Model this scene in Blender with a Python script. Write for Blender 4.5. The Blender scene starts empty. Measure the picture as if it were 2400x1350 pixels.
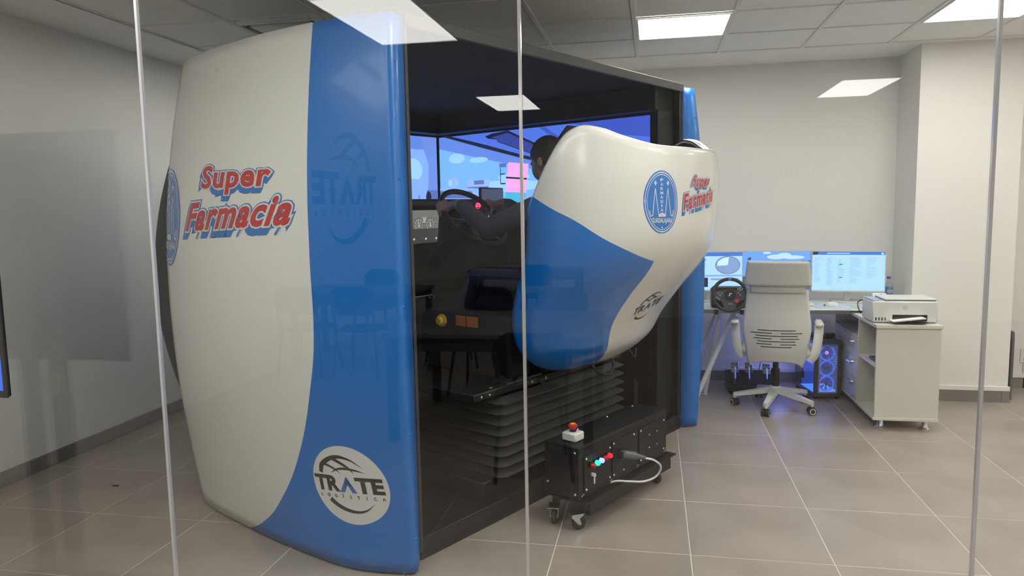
import bpy, bmesh, math, random
import numpy as np
from mathutils import Vector, Matrix
random.seed(7)
PI = math.pi
scene = bpy.context.scene
C = scene.collection

# ------------------------------------------------------------------ camera
CAM_H = 1.53
FPX, PITCH, ROLL, YAW = 1707.4, -0.10741, 0.018023, -0.191816
_f = np.array([math.sin(YAW)*math.cos(PITCH), math.cos(YAW)*math.cos(PITCH), math.sin(PITCH)])
_r = np.array([math.cos(YAW), -math.sin(YAW), 0.0])
_d = np.cross(_f, _r)
_r2 = math.cos(ROLL)*_r + math.sin(ROLL)*_d
_d2 = -math.sin(ROLL)*_r + math.cos(ROLL)*_d
cam_data = bpy.data.cameras.new('camera')
cam = bpy.data.objects.new('camera', cam_data)
C.objects.link(cam)
cam_data.sensor_width = 36.0
cam_data.lens = 36.0*FPX/2400.0
cam_data.clip_start = 0.05
m = Matrix(((_r2[0], -_d2[0], -_f[0], 0), (_r2[1], -_d2[1], -_f[1], 0), (_r2[2], -_d2[2], -_f[2], CAM_H), (0, 0, 0, 1)))
cam.matrix_world = m
scene.camera = cam

# ------------------------------------------------------------------ world, exposure
world = bpy.data.worlds.new('world'); scene.world = world
world.use_nodes = True
world.node_tree.nodes['Background'].inputs[0].default_value = (0.55, 0.6, 0.7, 1)
world.node_tree.nodes['Background'].inputs[1].default_value = 0.05
scene.view_settings.view_transform = 'Standard'
scene.view_settings.look = 'None'
scene.view_settings.exposure = 0.56
scene.view_settings.gamma = 1.0
scene.view_settings.use_curve_mapping = False
scene.cycles.max_bounces = 6
scene.cycles.diffuse_bounces = 4
scene.cycles.glossy_bounces = 3
scene.cycles.transmission_bounces = 2
scene.cycles.transparent_max_bounces = 10
scene.cycles.sample_clamp_indirect = 6.0
scene.cycles.adaptive_threshold = 0.09
scene.cycles.use_light_tree = False
PANEL = 13.0      # brightness of the square ceiling panels
PANEL_CLASS = 5.6 # brightness of the long panels on the camera's side

# room constants
XL, XR = -3.66, 4.6          # side walls
YG, YB, YR = 2.06, 6.53, -6.1    # glass partition, back wall, wall behind the camera
ZC = 2.70

# ------------------------------------------------------------------ materials
MATS = {}
def srgb(r, g, b):
    return tuple(((c/255.0)/12.92 if c/255.0 <= 0.04045 else (((c/255.0)+0.055)/1.055)**2.4) for c in (r, g, b))
def mat(name, col, rough=0.5, metal=0.0, spec=0.5, coat=0.0, var=0.0, vscale=8.0, bump=0.0, bscale=200.0, emit=None, estr=0.0, rnd=0.0, trans=0.0, alpha=1.0, coat_rough=0.05):
    if name in MATS: return MATS[name]
    mt = bpy.data.materials.new(name); mt.use_nodes = True
    nt = mt.node_tree; b = nt.nodes['Principled BSDF']
    b.inputs['Base Color'].default_value = (*col, 1)
    b.inputs['Roughness'].default_value = rough
    b.inputs['Metallic'].default_value = metal
    b.inputs['Specular IOR Level'].default_value = spec
    b.inputs['Coat Weight'].default_value = coat
    b.inputs['Coat Roughness'].default_value = coat_rough
    b.inputs['Transmission Weight'].default_value = trans
    b.inputs['Alpha'].default_value = alpha
    if emit:
        b.inputs['Emission Color'].default_value = (*emit, 1)
        b.inputs['Emission Strength'].default_value = estr
    if var > 0 or rnd > 0:
        tc = nt.nodes.new('ShaderNodeTexCoord'); nz = nt.nodes.new('ShaderNodeTexNoise')
        nz.inputs['Scale'].default_value = vscale; nz.inputs['Detail'].default_value = 5
        nt.links.new(tc.outputs['Object'], nz.inputs['Vector'])
        mr = nt.nodes.new('ShaderNodeMapRange')
        mr.inputs[1].default_value = 0.3; mr.inputs[2].default_value = 0.7
        mr.inputs[3].default_value = 1-var; mr.inputs[4].default_value = 1+var
        nt.links.new(nz.outputs['Fac'], mr.inputs[0])
        last = mr.outputs[0]
        if rnd > 0:
            oi = nt.nodes.new('ShaderNodeObjectInfo'); m2 = nt.nodes.new('ShaderNodeMapRange')
            m2.inputs[3].default_value = 1-rnd; m2.inputs[4].default_value = 1+rnd
            nt.links.new(oi.outputs['Random'], m2.inputs[0])
            mu = nt.nodes.new('ShaderNodeMath'); mu.operation = 'MULTIPLY'
            nt.links.new(last, mu.inputs[0]); nt.links.new(m2.outputs[0], mu.inputs[1]); last = mu.outputs[0]
        vm = nt.nodes.new('ShaderNodeVectorMath'); vm.operation = 'SCALE'
        vm.inputs[0].default_value = col
        nt.links.new(last, vm.inputs['Scale']); nt.links.new(vm.outputs[0], b.inputs['Base Color'])
    if bump > 0:
        tc = nt.nodes.new('ShaderNodeTexCoord'); nz = nt.nodes.new('ShaderNodeTexNoise')
        nz.inputs['Scale'].default_value = bscale; nz.inputs['Detail'].default_value = 3
        nt.links.new(tc.outputs['Object'], nz.inputs['Vector'])
        bp = nt.nodes.new('ShaderNodeBump'); bp.inputs['Strength'].default_value = bump; bp.inputs['Distance'].default_value = 0.002
        nt.links.new(nz.outputs['Fac'], bp.inputs['Height']); nt.links.new(bp.outputs[0], b.inputs['Normal'])
    MATS[name] = mt
    return mt
def emat(name, rgb, strength=1.0):
    """self-lit screen colour, given as the colour seen on the screen"""
    if name in MATS: return MATS[name]
    c = srgb(*rgb)
    mt = mat(name, (0.01, 0.01, 0.012), 0.35, emit=c, estr=strength)
    if name not in ('scr_headliner', 'scr_tint', 'scr_sky', 'scr_haze', 'ui_page'): mt.cycles.emission_sampling = 'NONE'   # small prints: no need to aim light rays at them
    return mt
def glass_mat(name, tint, base=0.043, rough=0.0, weight=1.0):
    if name in MATS: return MATS[name]
    mt = bpy.data.materials.new(name); mt.use_nodes = True
    nt = mt.node_tree; nt.nodes.clear()
    out = nt.nodes.new('ShaderNodeOutputMaterial')
    tr = nt.nodes.new('ShaderNodeBsdfTransparent'); tr.inputs[0].default_value = (*tint, 1)
    gl = nt.nodes.new('ShaderNodeBsdfGlossy'); gl.inputs['Roughness'].default_value = rough
    gl.inputs['Color'].default_value = (1, 1, 1, 1)
    ge = nt.nodes.new('ShaderNodeNewGeometry')
    dt = nt.nodes.new('ShaderNodeVectorMath'); dt.operation = 'DOT_PRODUCT'
    nt.links.new(ge.outputs['Normal'], dt.inputs[0]); nt.links.new(ge.outputs['Incoming'], dt.inputs[1])
    ab = nt.nodes.new('ShaderNodeMath'); ab.operation = 'ABSOLUTE'; nt.links.new(dt.outputs['Value'], ab.inputs[0])
    om = nt.nodes.new('ShaderNodeMath'); om.operation = 'SUBTRACT'; om.inputs[0].default_value = 1.0; nt.links.new(ab.outputs[0], om.inputs[1])
    pw = nt.nodes.new('ShaderNodeMath'); pw.operation = 'POWER'; pw.inputs[1].default_value = 5.0; nt.links.new(om.outputs[0], pw.inputs[0])
    mr = nt.nodes.new('ShaderNodeMath'); mr.operation = 'MULTIPLY_ADD'; mr.inputs[1].default_value = (1-base)*weight; mr.inputs[2].default_value = base
    nt.links.new(pw.outputs[0], mr.inputs[0])
    mx = nt.nodes.new('ShaderNodeMixShader')
    nt.links.new(mr.outputs[0], mx.inputs[0]); nt.links.new(tr.outputs[0], mx.inputs[1]); nt.links.new(gl.outputs[0], mx.inputs[2])
    nt.links.new(mx.outputs[0], out.inputs[0])
    MATS[name] = mt
    return mt

WALL = mat('wall_paint', (0.77, 0.75, 0.715), 0.65, var=0.012, vscale=1.5)
PLASTER = mat('white_plaster', (0.90, 0.885, 0.86), 0.7, var=0.01, vscale=2)
CTILE = mat('ceiling_tile', (0.90, 0.885, 0.86), 0.85, var=0.02, vscale=6, rnd=0.015)
RAIL = mat('ceiling_rail', (0.80, 0.79, 0.77), 0.5)
TILE = mat('floor_tile', (0.34, 0.295, 0.255), 0.30, var=0.13, vscale=2.6, bump=0.06, bscale=60, rnd=0.03, spec=0.5)
GROUT = mat('grout', (0.66, 0.62, 0.56), 0.9)
BASEB = mat('baseboard_tile', (0.20, 0.18, 0.165), 0.42, var=0.1, vscale=5, rnd=0.03)
TRIMW = mat('white_trim', (0.78, 0.76, 0.72), 0.45)
LIGHTP = mat('light_diffuser', (0.9, 0.9, 0.9), 0.5, emit=(1.0, 0.965, 0.90), estr=PANEL)
LIGHTC = mat('light_diffuser_classroom', (0.9, 0.9, 0.9), 0.5, emit=(1.0, 0.97, 0.92), estr=PANEL_CLASS)
FRAMEW = mat('light_frame', (0.85, 0.85, 0.84), 0.4)
PANE = glass_mat('partition_glass', (0.972, 0.985, 0.98))
JOINT = mat('joint_strip', (0.62, 0.63, 0.64), 0.18, metal=0.35, coat=0.5)
WHITE = mat('white_gelcoat', (0.72, 0.71, 0.67), 0.22, coat=0.6)
BLUE = mat('blue_gelcoat', (0.006, 0.16, 0.56), 0.25, coat=0.6)
BLACK = mat('black_powder_coat', (0.006, 0.006, 0.007), 0.45, spec=0.3, bump=0.1, bscale=400)
BLACKG = mat('black_gloss', (0.008, 0.008, 0.010), 0.15)
BLACKM = mat('black_matte', (0.006, 0.006, 0.007), 0.65, spec=0.25, bump=0.15, bscale=300)
DGREY = mat('dark_grey_plastic', (0.035, 0.036, 0.04), 0.4)
RUBBER = mat('black_rubber', (0.014, 0.014, 0.014), 0.6)
CHROME = mat('chrome', (0.85, 0.85, 0.86), 0.15, metal=1.0)
STEEL = mat('zinc_steel', (0.66, 0.66, 0.65), 0.3, metal=1.0)
VRED = mat('red_vinyl', (0.50, 0.022, 0.028), 0.35, coat=0.3)
VWHITE = mat('white_vinyl', (0.68, 0.68, 0.66), 0.35, coat=0.3)
VBLUE = mat('blue_vinyl', (0.02, 0.16, 0.50), 0.35, coat=0.3)
VDARK = mat('charcoal_vinyl', (0.022, 0.023, 0.03), 0.35, coat=0.2)
CWHITE = mat('white_chair_plastic', (0.68, 0.67, 0.635), 0.38)
CFABRIC = mat('pale_grey_leatherette', (0.54, 0.535, 0.505), 0.5, bump=0.1, bscale=300)
LAMIN = mat('white_laminate', (0.66, 0.635, 0.56), 0.4)
PRWHITE = mat('printer_white', (0.70, 0.70, 0.69), 0.35)
PRGREY = mat('printer_bluegrey', (0.36, 0.40, 0.50), 0.4)
PAPER = mat('paper', (0.88, 0.86, 0.83), 0.8)

# ------------------------------------------------------------------ mesh builder
def V(*a): return np.array(a, float)
class MB:
    def __init__(s): s.v = []; s.f = []; s.m = []
    def add(s, vs, fs, mi=0):
        o = len(s.v)
        s.v += [tuple(float(c) for c in p) for p in vs]
        s.f += [tuple(i+o for i in f) for f in fs]
        s.m += [mi]*len(fs)
        return s
    def box(s, c, d, bev=0.0, rot=None, mi=0):
        hx, hy, hz = d[0]/2, d[1]/2, d[2]/2
        vs = []; fs = []
        if bev <= 0:
            vs = [(x*hx, y*hy, z*hz) for x in (-1, 1) for y in (-1, 1) for z in (-1, 1)]
            fs = [(0, 1, 3, 2), (4, 6, 7, 5), (0, 4, 5, 1), (2, 3, 7, 6), (0, 2, 6, 4), (1, 5, 7, 3)]
        else:
            b = min(bev, hx*.98, hy*.98, hz*.98); idx = {}
            for x in (-1, 1):
                for y in (-1, 1):
                    for z in (-1, 1):
                        idx[(x, y, z, 0)] = len(vs); vs.append((x*hx, y*(hy-b), z*(hz-b)))
                        idx[(x, y, z, 1)] = len(vs); vs.append((x*(hx-b), y*hy, z*(hz-b)))
                        idx[(x, y, z, 2)] = len(vs); vs.append((x*(hx-b), y*(hy-b), z*hz))
            I = lambda x, y, z, k: idx[(x, y, z, k)]
            for q in (-1, 1):
                a = [I(q, -1, -1, 0), I(q, 1, -1, 0), I(q, 1, 1, 0), I(q, -1, 1, 0)]; fs.append(a if q > 0 else a[::-1])
                a = [I(-1, q, -1, 1), I(-1, q, 1, 1), I(1, q, 1, 1), I(1, q, -1, 1)]; fs.append(a if q > 0 else a[::-1])
                a = [I(-1, -1, q, 2), I(1, -1, q, 2), I(1, 1, q, 2), I(-1, 1, q, 2)]; fs.append(a if q > 0 else a[::-1])
            for p in (-1, 1):
                for q in (-1, 1):
                    a = [I(p, q, -1, 0), I(p, q, -1, 1), I(p, q, 1, 1), I(p, q, 1, 0)]; fs.append(a if p*q > 0 else a[::-1])
                    a = [I(p, -1, q, 0), I(p, 1, q, 0), I(p, 1, q, 2), I(p, -1, q, 2)]; fs.append(a if p*q > 0 else a[::-1])
                    a = [I(-1, p, q, 1), I(-1, p, q, 2), I(1, p, q, 2), I(1, p, q, 1)]; fs.append(a if p*q > 0 else a[::-1])
            for x in (-1, 1):
                for y in (-1, 1):
                    for z in (-1, 1):
                        a = [I(x, y, z, 0), I(x, y, z, 1), I(x, y, z, 2)]; fs.append(a if x*y*z > 0 else a[::-1])
        P = np.array(vs)
        if rot is not None: P = P @ np.array(rot).T
        s.add(P + np.array(c, float), fs, mi); return s
    def bb(s, x0, x1, y0, y1, z0, z1, bev=0.0, mi=0):
        return s.box(((x0+x1)/2, (y0+y1)/2, (z0+z1)/2), (abs(x1-x0), abs(y1-y0), abs(z1-z0)), bev, None, mi)
    def tube(s, path, rad, n=12, caps=True, mi=0, closed=False, flat=1.0):
        P = [np.array(p, float) for p in path]; N = len(P)
        rs = rad if hasattr(rad, '__len__') else [rad]*N
        T = []
        for i in range(N):
            a = P[(i+1) % N] if (closed or i < N-1) else P[i]
            b = P[i-1] if (closed or i > 0) else P[i]
            t = a-b; T.append(t/(np.linalg.norm(t)+1e-12))
        u = np.cross(T[0], (0, 0, 1.0))
        if np.linalg.norm(u) < 1e-3: u = np.cross(T[0], (1.0, 0, 0))
        u /= np.linalg.norm(u); vs = []; fs = []
        for i in range(N):
            u = u - T[i]*(u@T[i]); u /= np.linalg.norm(u); w = np.cross(T[i], u)
            for k in range(n):
                a = 2*PI*k/n; vs.append(P[i]+rs[i]*(math.cos(a)*u+flat*math.sin(a)*w))
        R = N if closed else N-1
        for i in range(R):
            for k in range(n):
                a, b = i*n+k, i*n+(k+1) % n; j = ((i+1) % N)*n
                fs.append((a, b, j+(k+1) % n, j+k))
        if caps and not closed:
            fs.append(tuple(range(n))[::-1]); fs.append(tuple((N-1)*n+k for k in range(n)))
        s.add(vs, fs, mi); return s
    def cyl(s, p0, p1, r0, r1=None, n=20, mi=0):
        return s.tube([p0, p1], [r0, r0 if r1 is None else r1], n, True, mi)
    def lathe(s, prof, n=24, o=(0, 0, 0), axis='z', mi=0):
        vs = []; fs = []; N = len(prof)
        for (r, h) in prof:
            for k in range(n):
                a = 2*PI*k/n; x, y = r*math.cos(a), r*math.sin(a)
                p = (x, y, h) if axis == 'z' else ((h, x, y) if axis == 'x' else (y, h, x))
                vs.append((p[0]+o[0], p[1]+o[1], p[2]+o[2]))
        for i in range(N-1):
            for k in range(n):
                fs.append((i*n+k, i*n+(k+1) % n, (i+1)*n+(k+1) % n, (i+1)*n+k))
        fs.append(tuple(range(n))[::-1]); fs.append(tuple((N-1)*n+k for k in range(n)))
        s.add(vs, fs, mi); return s
    def sphere(s, c, r, n=14, mi=0, sc=(1, 1, 1)):
        m_ = n//2; vs = [(0, 0, -1)]; fs = []
        for i in range(1, m_):
            a = -PI/2+PI*i/m_
            for k in range(n):
                b = 2*PI*k/n; vs.append((math.cos(a)*math.cos(b), math.cos(a)*math.sin(b), math.sin(a)))
        vs.append((0, 0, 1))
        for k in range(n): fs.append((0, 1+(k+1) % n, 1+k))
        for i in range(m_-2):
            for k in range(n):
                a = 1+i*n+k; b = 1+i*n+(k+1) % n; fs.append((a, b, b+n, a+n))
        t = len(vs)-1; o = 1+(m_-2)*n
        for k in range(n): fs.append((o+k, o+(k+1) % n, t))
        s.add(np.array(vs)*np.array(sc)*r+np.array(c, float), fs, mi); return s
    def grid(s, fn, nu, nv, mi=0, flip=False, wrap=False):
        vs = [fn(i/(nu-1) if not wrap else i/nu, j/(nv-1)) for i in range(nu) for j in range(nv)]; fs = []
        for i in range(nu if wrap else nu-1):
            for j in range(nv-1):
                a, b = i*nv+j, ((i+1) % nu)*nv+j
                q = (a, b, b+1, a+1); fs.append(q[::-1] if flip else q)
        s.add(vs, fs, mi); return s
    def prism(s, poly, fn0, fn1, mi=0):
        """poly: 2d outline; fn0/fn1 map it to the two faces"""
        n = len(poly); vs = [fn0(*p) for p in poly]+[fn1(*p) for p in poly]
        fs = [tuple(range(n))[::-1], tuple(range(n, 2*n))]+[(i, (i+1) % n, n+(i+1) % n, n+i) for i in range(n)]
        s.add(vs, fs, mi); return s
    def capsule(s, p0, p1, r0, r1=None, n=14):
        r1 = r0 if r1 is None else r1
        s.sphere(p0, r0, n); s.sphere(p1, r1, n); s.tube([p0, p1], [r0, r1], n); return s
    def build(s, name, mats, parent=None, smooth=40, recalc=False):
        me = bpy.data.meshes.new(name); me.from_pydata(s.v, [], s.f)
        ml = mats if isinstance(mats, (list, tuple)) else [mats]
        for q in ml: me.materials.append(q)
        me.polygons.foreach_set('material_index', s.m)
        if recalc:
            bm = bmesh.new(); bm.from_mesh(me); bmesh.ops.recalc_face_normals(bm, faces=bm.faces); bm.to_mesh(me); bm.free()
        if smooth:
            me.polygons.foreach_set('use_smooth', [True]*len(me.polygons))
            me.set_sharp_from_angle(angle=math.radians(smooth))
        me.update()
        o = bpy.data.objects.new(name, me); C.objects.link(o)
        if parent is not None: o.parent = parent
        return o
def tag(o, label, cat, group=None):
    o['label'] = label; o['category'] = cat
    if group: o['group'] = group
    return o
def thing(name, label, cat, loc=(0, 0, 0), rotz=0.0, group=None):
    o = bpy.data.objects.new(name, None); C.objects.link(o)
    o.empty_display_size = 0.1; o.location = loc; o.rotation_euler = (0, 0, rotz)
    return tag(o, label, cat, group)
def struct(o): o['kind'] = 'structure'; return o
def sroot(name, loc=(0, 0, 0)):
    o = bpy.data.objects.new(name, None); C.objects.link(o); o.location = loc; o['kind'] = 'structure'; return o
def dup(root, loc, rotz=None, label=None):
    r = root.copy(); C.objects.link(r); r.location = loc
    if rotz is not None: r.rotation_euler = (0, 0, rotz)
    if label: r['label'] = label
    for ch in list(root.children):
        c = ch.copy(); C.objects.link(c); c.parent = r
        for g in list(ch.children):
            d = g.copy(); C.objects.link(d); d.parent = c
    return r
def studs(name, pts, r, mt, parent, sc=(1, 1, 1)):
    me = None
    for p in pts:
        if me is None: o = MB().sphere((0, 0, 0), r, 10, sc=sc).build(name, mt, parent); me = o.data
        else: o = bpy.data.objects.new(name, me); C.objects.link(o); o.parent = parent
        o.location = tuple(float(q) for q in p)
def solidify(o, th, off=-1.0):
    md = o.modifiers.new('thickness', 'SOLIDIFY'); md.thickness = th; md.offset = off; return o

# ------------------------------------------------------------------ flat prints: text and outlines laid on a surface
_tc = {}
def text2d(s, bold=0.0, shear=0.0, space=1.0):
    if (s, bold, shear, space) in _tc: return _tc[(s, bold, shear, space)]
    cu = bpy.data.curves.new('t', 'FONT'); cu.body = s; cu.size = 1.0; cu.offset = bold; cu.shear = shear
    cu.space_character = space; cu.resolution_u = 3; cu.fill_mode = 'FRONT'
    ob = bpy.data.objects.new('t', cu); C.objects.link(ob)
    dg = bpy.context.evaluated_depsgraph_get()
    me = bpy.data.meshes.new_from_object(ob.evaluated_get(dg))
    vs = np.array([v.co[:2] for v in me.vertices]).reshape(-1, 2); fs = [tuple(p.vertices) for p in me.polygons]
    bpy.data.objects.remove(ob); bpy.data.curves.remove(cu); bpy.data.meshes.remove(me)
    _tc[(s, bold, shear, space)] = (vs, fs)
    return vs, fs
def fit(sh, x0, x1, y0, y1, ref=None):
    vs, fs = sh; r = ref[0] if ref is not None else vs
    lo, hi = r.min(0), r.max(0)
    return (vs-lo)/(hi-lo)*np.array([x1-x0, y1-y0])+np.array([x0, y0]), fs
def move(sh, dx, dy): return sh[0]+np.array([dx, dy]), sh[1]
def poly2d(pts): return np.array(pts, float), [tuple(range(len(pts)))]
def ell2d(cx, cy, a, b, n=56, rot=0.0):
    return poly2d([(cx+a*math.cos(t)*math.cos(rot)-b*math.sin(t)*math.sin(rot), cy+a*math.cos(t)*math.sin(rot)+b*math.sin(t)*math.cos(rot)) for t in [2*PI*k/n for k in range(n)]])
def ring2d(cx, cy, a, b, w, n=56):
    vs = []; fs = []
    for k in range(n):
        t = 2*PI*k/n; c_, s_ = math.cos(t), math.sin(t)
        vs += [(cx+a*c_, cy+b*s_), (cx+(a-w)*c_, cy+(b-w)*s_)]
    for k in range(n):
        j = (k+1) % n; fs.append((2*k, 2*j, 2*j+1, 2*k+1))
    return np.array(vs), fs
def stroke2d(pts, widths):
    P = [np.array(p, float) for p in pts]; vs = []; fs = []
    w = widths if hasattr(widths, '__len__') else [widths]*len(P)
    for i, p in enumerate(P):
        t = P[min(i+1, len(P)-1)]-P[max(i-1, 0)]; t /= np.linalg.norm(t)+1e-9; nn = np.array([-t[1], t[0]])
        vs += [p+nn*w[i]/2, p-nn*w[i]/2]
    for i in range(len(P)-1): fs.append((2*i+1, 2*i+3, 2*i+2, 2*i))
    return np.array(vs), fs
def arc2d(c, a, b, t0, t1, w0, w1, n=22, rot=0.0, mid=None):
    pts = []; ws = []
    for k in range(n+1):
        u = k/n; t = math.radians(t0+(t1-t0)*u); x, y = a*math.cos(t), b*math.sin(t)
        pts.append((c[0]+x*math.cos(rot)-y*math.sin(rot), c[1]+x*math.sin(rot)+y*math.cos(rot)))
        ws.append(w0+(w1-w0)*u if mid is None else (w0+(mid-w0)*2*u if u < .5 else mid+(w1-mid)*(2*u-1)))
    return stroke2d(pts, ws)
def decal(name, shapes, fmap, off, mt, parent, step=0.05):
    bm = bmesh.new()
    for vs, fs in shapes:
        bv = [bm.verts.new((p[0], p[1], 0)) for p in vs]
        for f in fs:
            try: bm.faces.new([bv[i] for i in f])
            except ValueError: pass
    if step:
        bmesh.ops.triangulate(bm, faces=[f for f in bm.faces if len(f.verts) > 4])
        xs = [v.co.x for v in bm.verts]; ys = [v.co.y for v in bm.verts]
        for ax, (lo, hi) in enumerate(((min(xs), max(xs)), (min(ys), max(ys)))):
            k = math.ceil(lo/step)
            while k*step < hi:
                co = [0, 0, 0]; no = [0, 0, 0]; co[ax] = k*step; no[ax] = 1
                bmesh.ops.bisect_plane(bm, geom=bm.verts[:]+bm.edges[:]+bm.faces[:], plane_co=co, plane_no=no); k += 1
    for v in bm.verts:
        p, nn = fmap(v.co.x, v.co.y); q = np.array(p)+np.array(nn)*off; v.co = q
    # face the outside
    for f in bm.faces: f.normal_update()
    me = bpy.data.meshes.new(name)
    bm.to_mesh(me); bm.free()
    me.materials.append(mt); me.polygons.foreach_set('use_smooth', [True]*len(me.polygons)); me.update()
    o = bpy.data.objects.new(name, me); C.objects.link(o); o.parent = parent
    return o
def planar(o, ux, uy, nrm):
    o, ux, uy, nrm = (np.array(q, float) for q in (o, ux, uy, nrm))
    return lambda x, y: (o+ux*x+uy*y, nrm)
def picture(name, items, fmap, parent, step=0.0, eps=0.0006):
    """a flat picture (screen contents, label): one mesh, several colours laid over each other"""
    mb = MB(); mats = []; 
    for k, (sh, mt) in enumerate(items):
        if mt not in mats: mats.append(mt)
        vs = []
        for p in sh[0]:
            q, nn = fmap(p[0], p[1]); vs.append(np.array(q)+np.array(nn)*eps*(1+k*0.5))
        mb.add(vs, sh[1], mats.index(mt))
    return mb.build(name, mats, parent, smooth=0)
def rect2d(x0, x1, y0, y1): return poly2d([(x0, y0), (x1, y0), (x1, y1), (x0, y1)])

# ================================================================== the room
floor = struct(MB().bb(XL-0.1, XR+0.1, YR-0.1, YB+0.1, -0.12, -0.0012).build('floor', GROUT, None, 0))
def lines(start, stepv, lo, hi):
    k = math.ceil((lo-start)/stepv-1e-6); a = [lo]
    while start+k*stepv < hi-1e-6:
        if start+k*stepv > lo+1e-3: a.append(start+k*stepv)
        k += 1
    return a+[hi]
_tile_cache = {}
def tile_piece(x0, x1, y0, y1, z0, z1, name, mt, parent, bev=0.0012, gap=0.0022):
    key = (round(x1-x0, 3), round(y1-y0, 3), round(z1-z0, 3), name)
    if key not in _tile_cache:
        o = MB().box((0, 0, 0), (x1-x0-2*gap, y1-y0-2*gap, z1-z0), bev).build(name, mt, parent, 0)
        _tile_cache[key] = o.data
    else:
        o = bpy.data.objects.new(name, _tile_cache[key]); C.objects.link(o); o.parent = parent
    o.location = ((x0+x1)/2, (y0+y1)/2, (z0+z1)/2)
    return o
xs = lines(0.168, 0.6, XL, XR); ys = lines(3.16, 0.6, YG, YB)
for i in range(len(xs)-1):
    for j in range(len(ys)-1):
        tile_piece(xs[i], xs[i+1], ys[j], ys[j+1], -0.010, 0.0, 'floor_tile', TILE, floor)
xs2 = lines(0.168, 0.6, XL, XR); ys2 = lines(YG, 1.2, YR, YG)
for i in range(len(xs2)-1):
    for j in range(len(ys2)-1):
        tile_piece(xs2[i], xs2[i+1], ys2[j], ys2[j+1], -0.010, 0.0, 'floor_tile', TILE, floor)

T = 0.12
wall_left = struct(MB().bb(XL-T, XL, YR-T, YB+T, 0, ZC+0.15).build('wall_left', WALL, None, 0))
wall_right = struct(MB().bb(XR, XR+T, YR-T, YB+T, 0, ZC+0.15).build('wall_right', WALL, None, 0))
wall_back = struct(MB().bb(XL, XR, YB, YB+T, 0, ZC+0.15).build('wall_back', WALL, None, 0))
wall_rear = struct(MB().bb(XL, XR, YR-T, YR, 0, ZC+0.15).build('wall_rear', WALL, None, 0))
PX0, PX1, PY = 1.955, 2.655, 6.04
wall_pillar = struct(MB().bb(PX0, PX1, PY, YB, 0.0, ZC).build('wall_pillar', WALL, None, 0))

# baseboards of grey tile pieces with a white strip above
def base_run(name, axis, fixed, side, a0, a1, joints, h=0.088, th=0.012, strip=True):
    root = sroot(name)
    js = [a0]+[j for j in joints if a0+0.02 < j < a1-0.02]+[a1]
    for k in range(len(js)-1):
        g = 0.0012
        mb = MB()
        if axis == 'y': mb.bb(fixed, fixed+side*th, js[k]+g, js[k+1]-g, 0.0, h, 0.001)
        else: mb.bb(js[k]+g, js[k+1]-g, fixed, fixed+side*th, 0.0, h, 0.001)
        mb.build('baseboard_tile', BASEB, root, 0)
    if strip:
        mb = MB()
        if axis == 'y': mb.bb(fixed, fixed+side*0.007, a0, a1, h, h+0.012)
        else: mb.bb(a0, a1, fixed, fixed+side*0.014, h, h+0.036, 0.003)
        mb.build('trim_strip', TRIMW, root, 0)
    return root
base_run('baseboard_left', 'y', XL, 1, YG+0.01, YB-0.02, [2.55, 3.15, 3.75, 4.35, 4.95, 5.55, 6.15], strip=False)
base_run('baseboard_back', 'x', YB, -1, XL+0.02, PX0-0.013, [-3.0+0.6*k for k in range(12)])
base_run('baseboard_pillar', 'x', PY, -1, PX0-0.012, PX1+0.012, [2.61])
base_run('baseboard_pillar_side', 'y', PX1, 1, PY, YB-0.02, [], strip=False)
base_run('baseboard_recess', 'x', YB, -1, PX1+0.013, XR-0.01, [3.2, 3.8, 4.4])

# ceiling: plaster border, rail grid, tiles
ceiling = struct(MB().bb(XL, XR, YR, YB, ZC+0.03, ZC+0.13).build('ceiling', PLASTER, None, 0))
GX0, GXS, GY1, GYS = -0.12, 0.61, 5.97, 0.60
cx_lo, cx_hi = GX0-5*GXS, GX0+7*GXS
MB().bb(XL, XR, GY1, YB, ZC, ZC+0.03).build('ceiling_border', PLASTER, ceiling, 0)
MB().bb(XL, cx_lo, YG, GY1, ZC, ZC+0.03).build('ceiling_border', PLASTER, ceiling, 0)
MB().bb(cx_hi, XR, YG, GY1, ZC, ZC+0.03).build('ceiling_border', PLASTER, ceiling, 0)
MB().bb(XL, XR, YR, YG, ZC+0.005, ZC+0.03).build('ceiling_border', PLASTER, ceiling, 0)
main_lights = {(0, 1), (3, 1), (6, 1), (-3, 1), (-4, 1), (0, 5), (3, 5), (6, 5)}  # includes one unseen panel behind the side shell, added to brighten the left wall
ac_cell = (-4, 2)
ny = int((GY1-YG)/GYS)+1
for k in range(-5, 7):
    for j in range(ny):
        y1 = GY1-j*GYS; y0 = max(y1-GYS, YG+0.01)
        if (k, j) in main_lights or (k, j) == ac_cell or y1-y0 < 0.05: continue
        tile_piece(GX0+k*GXS, GX0+(k+1)*GXS, y0, y1, ZC+0.008, ZC+0.02, 'ceiling_tile', CTILE, ceiling, 0.002, 0.004)
for k in range(-5, 8):
    MB().bb(GX0+k*GXS-0.012, GX0+k*GXS+0.012, YG+0.005, GY1, ZC, ZC+0.008).build('ceiling_rail', RAIL, ceiling, 0)
for j in range(ny):
    y = GY1-j*GYS
    MB().bb(cx_lo, cx_hi, y-0.006, y+0.006, ZC+0.0015, ZC+0.0075).build('ceiling_rail', RAIL, ceiling, 0)

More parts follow.
